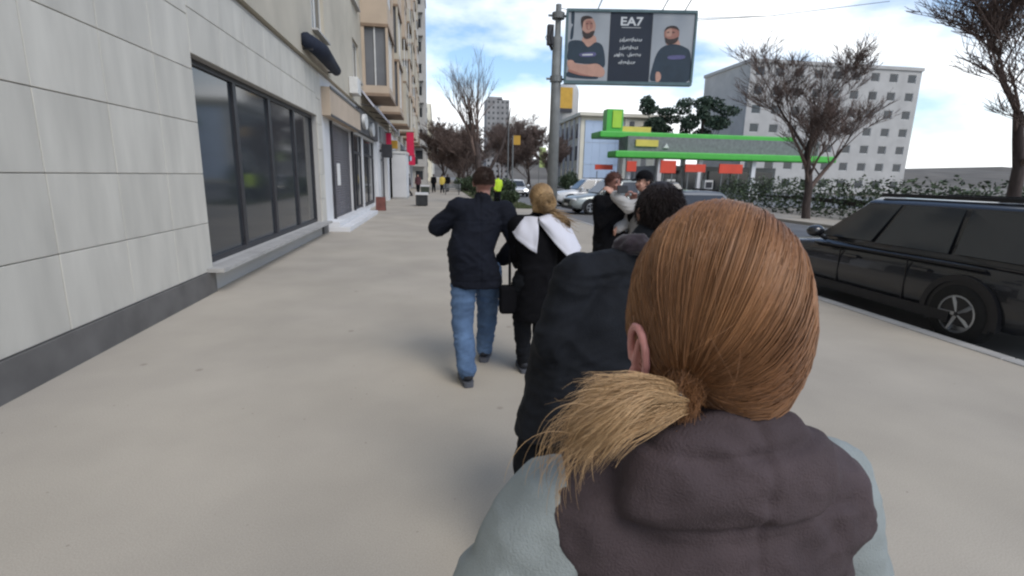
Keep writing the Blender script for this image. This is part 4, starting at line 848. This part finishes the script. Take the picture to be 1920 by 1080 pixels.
# --- the man in the navy jacket and jeans
JA = J0(1.72, pelvis=(-.01, 0, .92), waist=(-.02, 0, 1.06), chest=(.02, .03, 1.27), neck=(.05, .03, 1.43), head=(.06, .07, 1.595), shL=(-.145, .02, 1.395), shR=(.225, .02, 1.375), elL=(-.31, .09, 1.235), wrL=(-.16, .30, 1.30), elR=(.325, -.06, 1.12), wrR=(.22, .12, .95),
        hipL=(-.10, 0, .88), hipR=(.10, 0, .88), knL=(-.12, -.04, .48), anL=(-.09, -.25, .115), knR=(.115, .20, .50), anR=(.10, .30, .115))
person('heavyset man seen from behind in navy jacket and blue jeans walking away', (.32, 4.15, 0), 0, JA, [
    jacket(NAVY, [(-.16, .205, .155, 0, 0), (-.08, .21, .16, 0, 0), (0, .205, .165, -.01, 0), (.33, .186, .165, -.03, 0), (.55, .195, .16, -.01, 0), (.72, .195, .15, 0, 0), (.88, .15, .12, 0, 0), (1, .09, .09, 0, 0)], (.088, .076, .062), .009, .009, 1, (6, 6, 9), collar_h=.03, seams=(1.30, .02), it=6),
    trousers(JEANS, (.116, .092, .072), .0105, .010, 5, (.16, .14)), shoes(SHOE, SOLEM, {'L': (-.12, 1, 0), 'R': (.2, 1, 0)}, 1.08),
    short_hair(HBROWN, .0016, 3000, .016, 1.035, -.012, .07, .25)], SKINR, 1.04, .008)
# --- the blonde woman in the black coat with the white collar
JB = J0(1.60, head=(.045, .05, 1.475), neck=(.04, .02, 1.325), elR=(.24, .02, 1.02), wrR=(.2, .18, .9), elL=(-.145, .05, 1.03), wrL=(-.10, .2, .93), knL=(-.08, .05, .45), anL=(-.05, .10, .10), knR=(.1, .12, .46), anR=(.11, .26, .10))
JB['shL'] = (-.15, .01, 1.275); JB['shR'] = (.21, .01, 1.275)
def collar(root, J):
    ANG = [(-1, [(-.02, 0), (-.075, .012), (-.125, .03), (-.165, .075)]), (1, [])]
    def sheet(pts_top, pts_bot, nm):
        nU, nV = 14, 10; fr_ = []
        for i in range(nU):
            t = i/(nU-1); a = np.interp(t, np.linspace(0, 1, len(pts_top)), [p[0] for p in pts_top]); b_ = [np.interp(t, np.linspace(0, 1, len(pts_top)), [p[k_] for p in pts_top]) for k_ in range(3)]; c_ = [np.interp(t, np.linspace(0, 1, len(pts_bot)), [p[k_] for p in pts_bot]) for k_ in range(3)]
            col_ = []
            for j in range(nV):
                s_ = j/(nV-1); p = Vector(b_).lerp(Vector(c_), s_); p.y -= .035*math.sin(math.pi*min(s_*1.1, 1))+.006*math.sin(9*t+4*s_); col_.append(p)
            fr_.append(col_)
        m_ = MB(); n0 = nU*nV
        for col_ in fr_: m_.v += [tuple(p) for p in col_]
        for col_ in fr_: m_.v += [tuple(p+V3(0, .008, -.004)) for p in col_]
        for i in range(nU-1):
            for j in range(nV-1): a = i*nV+j; m_.f += [(a, a+1, a+nV+1, a+nV), (n0+a, n0+a+nV, n0+a+nV+1, n0+a+1)]
        for j in range(nV-1): m_.f += [(j, j+1, n0+j+1, n0+j), ((nU-1)*nV+j, (nU-1)*nV+j+1, n0+(nU-1)*nV+j+1, n0+(nU-1)*nV+j)]
        for i in range(nU-1): m_.f += [(i*nV, (i+1)*nV, n0+(i+1)*nV, n0+i*nV), (i*nV+nV-1, (i+1)*nV+nV-1, n0+(i+1)*nV+nV-1, n0+i*nV+nV-1)]
        m_.build(nm, WHITECL, root, smooth=True)
    sheet([(.0, -.085, 1.345), (-.06, -.07, 1.35), (-.11, -.02, 1.34), (-.14, .06, 1.33)], [(-.015, -.165, 1.07), (-.07, -.17, 1.10), (-.175, -.13, 1.18), (-.205, .0, 1.25)], 'collar_flap')
    sheet([(.005, -.085, 1.345), (.08, -.09, 1.37), (.16, -.05, 1.36), (.24, .04, 1.34)], [(.0, -.12, 1.31), (.13, -.19, 1.14), (.285, -.20, .99), (.37, -.06, 1.10)], 'collar_flap')
def bun_hair(root, J):
    hc = J['head']; b = MB(); b.ell(hc+V3(0, -.02, .02), (.093, .105, .105)); b.ell(hc+V3(.02, -.10, -.015), (.075, .06, .08)); b.ell(hc+V3(.0, -.05, -.07), (.08, .06, .05))
    o = link('hair', remesh(b, .008, 5, folds(.006, 22, 22, 9, 4), 'hair'), HBLONDE, root)
    P = []
    bc = np.array(hc+V3(.02, -.10, -.015))
    for i in range(900):      # wound strands of the bun
        ax = np.array((rng.normal(0, .35), -1, rng.normal(0, .35))); ax /= np.linalg.norm(ax); u = np.cross(ax, (0, 0, 1)); u /= np.linalg.norm(u); v = np.cross(ax, u); r_ = rng.uniform(.02, .078); d_ = rng.uniform(.0, 1); a0 = rng.uniform(0, 6.28); q = []
        for k_ in range(9): a = a0+k_*.28; q.append(bc-np.array((0, .062*math.sqrt(max(0, 1-(r_/.08)**2))*1.02, 0))+(u*math.cos(a)+v*math.sin(a))*r_*(1+.05*rng.normal()))
        P.append(q)
    for i in range(1100):     # combed strands over the skull
        d = rng.normal(size=3); d[2] = abs(d[2])*.8+.0; d /= np.linalg.norm(d); e = np.array((.1, -1, -.15)); e /= np.linalg.norm(e); q = []
        for k_ in range(9):
            t = k_/8; x = d*(1-t)+e*t; x /= np.linalg.norm(x); q.append(np.array(hc+V3(0, -.02, .02))+x*np.array((.097, .109, .109))*(1+.02*rng.random()))
        P.append(q)
    for i in range(110):      # loose strands blown to the right
        a = np.array(hc+V3(.03+rng.normal(0, .03), -.10, -.07+rng.normal(0, .02))); q = [a]; dd = np.array((.5+rng.normal(0, .12), -.15, -.6+rng.normal(0, .12)))
        for k_ in range(8): dd = dd+rng.normal(size=3)*.06+np.array((.07, 0, .02)); q.append(q[-1]+dd*.026)
        P.append(q)
    link('strands', strands_mesh(P, .0022, 'strands'), HBLONDE, o)
def handbag(root, J):
    b = bevelled(MB().box(-.285, -.11, -.06, .06, .55, .78).mesh('bag'), .03, 3); o = link('shoulder_bag', b, BLACKK, root); MB().tube([(-.2, .0, .77), (-.205, .0, 1.05), (-.175, .0, 1.3), (-.13, 0, 1.345)], .012, 6).build('strap', BLACKK, o)
person('blonde woman with a bun in a black coat and wide white collar beside the man', (.785, 4.05, 0), 0, JB, [
    jacket(BLACKK, [(-.36, .205, .17, .03, 0), (-.25, .185, .165, .03, 0), (-.1, .172, .155, .03, 0), (0, .165, .15, .03, 0), (.33, .155, .135, .02, 0), (.6, .18, .135, 0, 0), (.8, .17, .12, 0, 0), (1, .08, .08, 0, 0)], (.078, .066, .055), .0105, .008, 11, (6, 6, 9), name='coat'),
    trousers(DTR, (.10, .075, .062), .0105, .008, 12, (.16, .13)), shoes(SHOE, SOLEM), ('collar', collar), ('bag', handbag), ('hair', bun_hair)], SKIN, .96, .008)
# --- the man close ahead in the charcoal jacket
JC = dict(pelvis=(.06, 0, .86), waist=(.10, 0, 1.03), chest=(.16, .02, 1.19), neck=(.25, .03, 1.355), head=(.31, .06, 1.52), shL=(-.03, -.01, 1.275), shR=(.46, .03, 1.30), elL=(-.13, -.06, 1.02), wrL=(-.15, .06, .80), elR=(.56, .04, 1.06), wrR=(.5, .22, .95), hipL=(-.06, 0, .83), hipR=(.13, .02, .85), knL=(-.16, .03, .46), knR=(.09, .18, .49), anL=(-.22, -.16, .11), anR=(.10, .24, .10))
def scarf(root, J):
    b = MB(); c = J['neck']+V3(0, -.005, .03)
    for i in range(12):
        a0, a1 = i*math.pi/6, (i+1)*math.pi/6; b.capsule(c+V3(.088*math.cos(a0), .08*math.sin(a0), .02*math.sin(2*a0)), .042, c+V3(.088*math.cos(a1), .08*math.sin(a1), .02*math.sin(2*a1)), .042, 10)
    link('scarf', remesh(b, .007, 4, folds(.008, 16, 16, 26, 2), 'scarf'), PLUM, root)
person('man close ahead with dark wavy hair and bulky charcoal jacket leaning to the right', (.575, 1.92, 0), 0, JC, [
    jacket(CHAR, [(-.22, .255, .17, -.02, 0), (-.1, .262, .175, -.02, 0), (.1, .262, .175, -.01, 0), (.33, .255, .175, 0, 0), (.55, .245, .17, -.01, 0), (.72, .225, .155, 0, 0), (.88, .17, .12, 0, 0), (1, .09, .09, 0, 0)], (.098, .084, .066), .009, .009, 21, (5, 5, 9), it=8, shr=.088),
    trousers(DTR, (.125, .10, .085), .0105, .010, 22, (.19, .15)), shoes(SHOE, SOLEM), ('scarf', scarf), short_hair(HDARK, .0013, 6500, .03, 1.045, -.075, .075, .16, droop=.9)], SKIN, 1.03, .008)
# --- the woman right in front, honey blonde ponytail, mauve vest over pale sleeves
DX, DY = .306, .505
JD = dict(pelvis=(0, .02, .86), waist=(0, .02, 1.0), chest=(0, .01, 1.19), neck=(.0, 0, 1.345), head=(.005, .03, 1.497), shL=(-.17, .01, 1.265), shR=(.165, 0, 1.27), elL=(-.315, .0, 1.03), elR=(.235, -.02, 1.02), wrL=(-.17, .16, .95), wrR=(.2, .16, .92), hipL=(-.085, 0, .82), hipR=(.085, 0, .82), knL=(-.09, .1, .45), knR=(.09, .0, .45), anL=(-.09, .14, .10), anR=(.09, -.14, .11))
def vest(root, J):
    b = MB(); b.rings(torso_rings(J, [(-.12, .19, .145, 0, 0), (0, .19, .15, 0, 0), (.33, .175, .14, 0, 0), (.6, .185, .138, 0, 0), (.78, .175, .125, 0, 0), (.9, .14, .11, 0, 0), (1, .085, .085, 0, 0)]))
    b.capsule(J['neck']+V3(0, 0, -.045), .085, J['shL']+V3(.05, -.01, .008), .086); b.capsule(J['neck']+V3(0, 0, -.045), .085, J['shR']-V3(.05, .01, -.008), .086)
    b.capsule(J['neck']+V3(0, 0, .0), .072, J['neck']+V3(0, .01, .055), .07)
    b.ell(J['neck']+V3(-.012, -.066, .004), (.125, .05, .075))
    fo = folds(.0055, 10, 10, 15, 8)
    def q(p): return fo(p)-.006*max(0, min(1, (.15-abs(p.x))/.03))*max(0, 1-abs(((p.z+.012*noise.noise(p*6)) % .085)-.0425)/.009)-(.004*max(0, 1-abs(p.x)/.007) if p.y < 0 else 0)
    ve = link('padded_vest', remesh(b, .005, 8, q, 'padded_vest'), MAUVE, root)
def pony(root, J):
    hc = np.array(J['head']); cen = hc+np.array((0, -.012, .025)); rad3 = np.array((.086, .107, .108))
    b = MB(); b.ell(tuple(cen), tuple(rad3*.985), n=32, m=20); me = b.mesh('hair'); bm = bmesh.new(); bm.from_mesh(me)
    bmesh.ops.delete(bm, geom=[v for v in bm.verts if (v.co.z < hc[2]-.075) or (v.co.y-hc[1] > .03 and v.co.z < hc[2]+.06) or (v.co.y-hc[1] > -.035 and v.co.z < hc[2]-.012)], context='VERTS'); bm.to_mesh(me); bm.free(); me.polygons.foreach_set('use_smooth', [True]*len(me.polygons))
    o = link('hair', me, HHONEY, root)
    tie = np.array((-.078, -.086, -.062))+hc; td = (tie-cen)/rad3; td /= np.linalg.norm(td); P = []
    while len(P) < 8600:
        d = rng.normal(size=3); d /= np.linalg.norm(d); p = cen+d*rad3
        if (p[2] < hc[2]-.06) or (p[1]-hc[1] > .045 and p[2] < hc[2]+.05) or (p[1]-hc[1] > -.02 and p[2] < hc[2]+.0): continue
        lk = noise.noise(Vector(d*7)); lk2 = noise.noise(Vector(d*16+5)); q = []; lift = 1.0+.022*lk+.012*lk2+.008*rng.random()
        ang = math.acos(max(-1, min(1, d @ td))); drop = .035*max(0, 1-abs(d @ td)); cx_ = d[0]
        for k_ in range(12):
            t = k_/11; x = (math.sin((1-t)*ang)*d+math.sin(t*ang)*td)/max(math.sin(ang), 1e-3)
            bulge = math.sin(math.pi*t**1.5); low_ = max(0, -x[2]); y_ = cen+x*rad3*(lift+(.06+.10*low_)*bulge*min(1, ang/1.2))
            y_[2] -= .022*bulge*(.4+abs(cx_)); y_ += np.array((lk2*.004, -.004*lk, lk*.003))*bulge
            if k_ == 11: y_ = tie+rng.normal(size=3)*.008
            q.append(y_)
        P.append(q)
    link('combed_hair', strands_mesh(P, .0007, 'combed_hair'), HHONEY, o)
    MB().tube([tie+np.array((.012, .01, .004)), tie+np.array((-.012, -.006, 0))], .0145, 12).build('hair_tie', BLACKP, o, smooth=True)
    P = []
    gd = np.array([(0, 0, 0), (-.024, -.012, .010), (-.05, -.016, .013), (-.076, -.014, .004), (-.098, -.008, -.014), (-.110, .0, -.036)]); gt = np.linspace(0, 1, 6)
    def guide(t): return np.array([np.interp(t, gt, gd[:, k_]) for k_ in range(3)])
    NL = 70; lock = rng.normal(size=(NL, 3)); lph = rng.uniform(0, 6.28, NL); lln = rng.uniform(.5, 1.0, NL)
    for i in range(5000):      # wavy locks following the windblown tail
        j = i % NL; lk = lock[j]; st_ = rng.normal(size=3); ln = min(1.1, lln[j]*rng.uniform(.75, 1.1)); q = []; fr_ = rng.normal(0, 1)
        for k_ in range(12):
            t = k_/11*ln; off = lk*np.array((.008, .009, .0095))*(.45+1.15*t)+st_*.0032*(.5+1.6*t); wv = np.array((0, math.cos(lph[j]+9*t), math.sin(lph[j]+8*t)))*.008*t
            q.append(tie+guide(min(t, 1))+off+wv+np.array((0, 0, -.012))*fr_*t*t+rng.normal(size=3)*.0004)
        P.append(q)
    for i in range(90):        # stray curls that hang from the tip
        q = [tie+guide(.75)+rng.normal(size=3)*.012]; dd = np.array((-1, -.1, .1+rng.normal(0, .25))); st_ = rng.uniform(.003, .0062)
        for k_ in range(11): dd = dd+np.array((.11, 0, -.17))+rng.normal(size=3)*.03; dd /= np.linalg.norm(dd); q.append(q[-1]+dd*st_*1.35)
        P.append(q)
    link('ponytail', strands_mesh(P, .00032, 'ponytail'), HTAIL, o)
    P = []
    for i in range(90):       # flyaway hairs round the outline
        d = rng.normal(size=3); d[2] = abs(d[2])-.2; d[1] = -abs(d[1])*.7; d /= np.linalg.norm(d); p = cen+d*rad3*1.01; dd = d*.4+(td-d)*.7+rng.normal(size=3)*.25; q = [p]
        for k_ in range(16): dd = dd+(td-d)*.05-d*.02+rng.normal(size=3)*.03; q.append(q[-1]+dd/np.linalg.norm(dd)*.0045)
        P.append(q)
    link('flyaway_hair', strands_mesh(P, .00025, 'flyaway_hair'), HHONEY, o)
    # a shaped ear on the visible side
    e = MB(); c = Vector(hc)+V3(-.085, -.018, -.034); pts = []
    for k_ in range(10): a = R(250-k_*30); pts.append(c+V3(-.008-.004*math.sin(a), .019*math.cos(a)*1.0-.004, .031*math.sin(a)))
    e.chain(pts, [.0048]*10, 8); e.ell(c+V3(.002, .003, .0), (.006, .016, .025)); e.capsule(c+V3(-.006, .008, -.03), .0075, c+V3(-.005, .006, -.022), .0065, 8); e.capsule(c+V3(-.006, .006, -.014), .005, c+V3(-.008, -.004, .014), .004, 8)
    link('ear', remesh(e, .0022, 4, name='ear'), mat('ear_skin', (.55, .25, .22), .45, .08, 30, 0), root)
person('woman right in front with honey blonde ponytail, mauve padded vest and pale grey sleeves', (DX, DY, 0), R(3), JD, [
    jacket(SAGE, [(-.1, .165, .125, 0, 0), (0, .165, .125, 0, 0), (.33, .15, .12, 0, 0), (.6, .165, .118, 0, 0), (.8, .15, .10, 0, 0), (1, .07, .07, 0, 0)], (.071, .062, .05), .0075, .006, 31, (9, 9, 16), collar=0, it=6, shr=.045),
    ('vest', vest), trousers(DTR, (.10, .08, .065), .012, .006, 32, (.16, .13)), shoes(SHOE, SOLEM), ('hair', pony)], SKIN, 1.0, .006)
# --- the person in black holding up a phone, and the one in light grey reaching over
JF = J0(1.71, head=(0, .05, 1.595), elL=(-.25, .14, 1.14), wrL=(-.08, .33, 1.40), elR=(.25, .12, 1.12), wrR=(.08, .34, 1.42))
pf = person('person in a black coat facing this way holding up a black phone', (2.12, 6.15, 0), R(200), JF, [
    jacket(BLACKK, [(-.3, .20, .15, 0, 0), (-.1, .195, .15, 0, 0), (0, .195, .15, 0, 0), (.33, .19, .14, 0, 0), (.6, .195, .14, 0, 0), (.8, .18, .12, 0, 0), (1, .08, .08, 0, 0)], (.082, .07, .056), .012, .008, 41, (6, 6, 9)),
    trousers(DTR, seed=42, vox=.014), shoes(SHOE, SOLEM, vox=.01), short_hair(mat('auburn_hair', (.10, .04, .028), .6, .2, 8, 0, island=.35), .003, 900, .03, 1.06, -.03, .06, .3)], SKINR, 1.0, .009,
    hand_dirs={'L': ((.25, .35, 1), (-.6, -.6, .2), .7), 'R': ((-.25, .35, 1), (.6, -.6, .2), .7)})
ph = bevelled(MB().box(-.075, .075, -.006, .006, -.042, .042).mesh('phone'), .004, 2); po = link('mobile_phone', ph, BLACKP, None, (2.10, 5.70, 1.535), (R(-8), 0, R(20))); tag(po, 'black phone held up by the person in the black coat', 'phone')
JG = J0(1.74, head=(.02, .05, 1.62), shL=(-.17, .06, 1.41), elL=(-.085, .35, 1.33), wrL=(.004, .50, 1.475), elR=(.24, .1, 1.12), wrR=(.15, .3, 1.05))
def cap(root, J):
    hc = J['head']; b = MB(); b.ell(hc+V3(0, -.012, .055), (.09, .112, .085)); me = b.mesh('cap'); bm = bmesh.new(); bm.from_mesh(me); bmesh.ops.delete(bm, geom=[v for v in bm.verts if v.co.z < hc.z+.03], context='VERTS'); bm.to_mesh(me); bm.free(); o = link('cap', me, BLACKK, root)
    MB().poly([hc+V3(.07*math.cos(a), .06+.11*math.sin(a), .035-.03*math.sin(a)) for a in np.linspace(0, math.pi, 12)], (0, 0, .008)).build('peak', BLACKK, o)
person('person in black cap and light grey jacket reaching an arm towards the person in black', (2.5, 5.95, 0), R(110), JG, [
    jacket(LGREY, [(-.14, .20, .15, 0, 0), (0, .2, .155, 0, 0), (.33, .19, .145, 0, 0), (.6, .2, .145, 0, 0), (.8, .18, .125, 0, 0), (1, .08, .08, 0, 0)], (.085, .075, .06), .012, .008, 51, (6, 6, 9)),
    trousers(DTR, seed=52, vox=.014), shoes(SHOE, SOLEM, vox=.01), ('cap', cap), short_hair(HDARK, .003, 500, .025, 1.04, -.04, .05, .3)], SKIN, 1.0, .01)

# --- small walkers far ahead
def walker(label, loc, rz, H, top, legs, hair, ph_=1, hood=None):
    s = H/1.72; JW = J0(H, knL=(-.09, .10*ph_, .47*s), anL=(-.09, .24*ph_, .1), knR=(.09, .02, .47*s), anR=(.09, -.24*ph_, .13), wrL=(-.22, -.08*ph_, .88*s), wrR=(.22, .16*ph_, .9*s))
    return person(label, loc, rz, JW, [jacket(top, [(-.14, .19*s, .14*s, 0, 0), (0, .19*s, .145*s, 0, 0), (.5, .185*s, .14*s, 0, 0), (.8, .17*s, .12*s, 0, 0), (1, .08, .08, 0, 0)], (.08, .07, .055), .025, .006, 3, (6, 6, 9), cuff=False, it=3),
        trousers(legs, vox=.025, amp=.005, it=3), shoes(SHOE, SOLEM, vox=.016), short_hair(hair, .006, 120, .03, 1.06, -.03, .06, .3)], SKIN, s, .018, group='people far down the pavement', face=False, body_it=2)
YEL = mat('yellow_cloth', (.50, .38, .07), .85, .1, 4, .2); HIV = mat('hi_vis_cloth', (.45, .65, .03), .7, .1, 4, .1); MAR = mat('maroon_cloth', (.08, .03, .035), .9, .2, 4, .2); PAL = mat('pale_pink_cloth', (.42, .36, .36), .9, .1, 4, .2)
walker('far walker in a yellow jacket in the middle of the pavement', (.55, 49.5, 0), R(8), 1.7, YEL, DTR, HDARK, 1)
walker('far walker in black just left of the yellow jacket', (-.25, 50.5, 0), R(-5), 1.72, BLACKK, DTR, HDARK, -1)
walker('far walker in dark maroon coat nearest the shop doors', (-1.6, 47.0, 0), R(170), 1.68, MAR, DTR, HDARK, 1)
walker('far walker in black just right of the yellow jacket', (1.1, 52.0, 0), R(3), 1.74, BLACKK, DTR, HBROWN, -1)
walker('far walker in pale pink jacket behind the yellow jacket', (.75, 62, 0), R(0), 1.85, PAL, JEANS, HDARK, 1)
walker('far figure in charcoal standing at the shop doorway by the white pillar', (-2.1, 40.8, 0), R(100), 1.7, CHAR, DTR, HDARK, 1)
walker('worker in a lime hi-vis vest on the verge between man and woman', (3.55, 30.2, 0), R(15), 1.72, HIV, DTR, HDARK, 1)
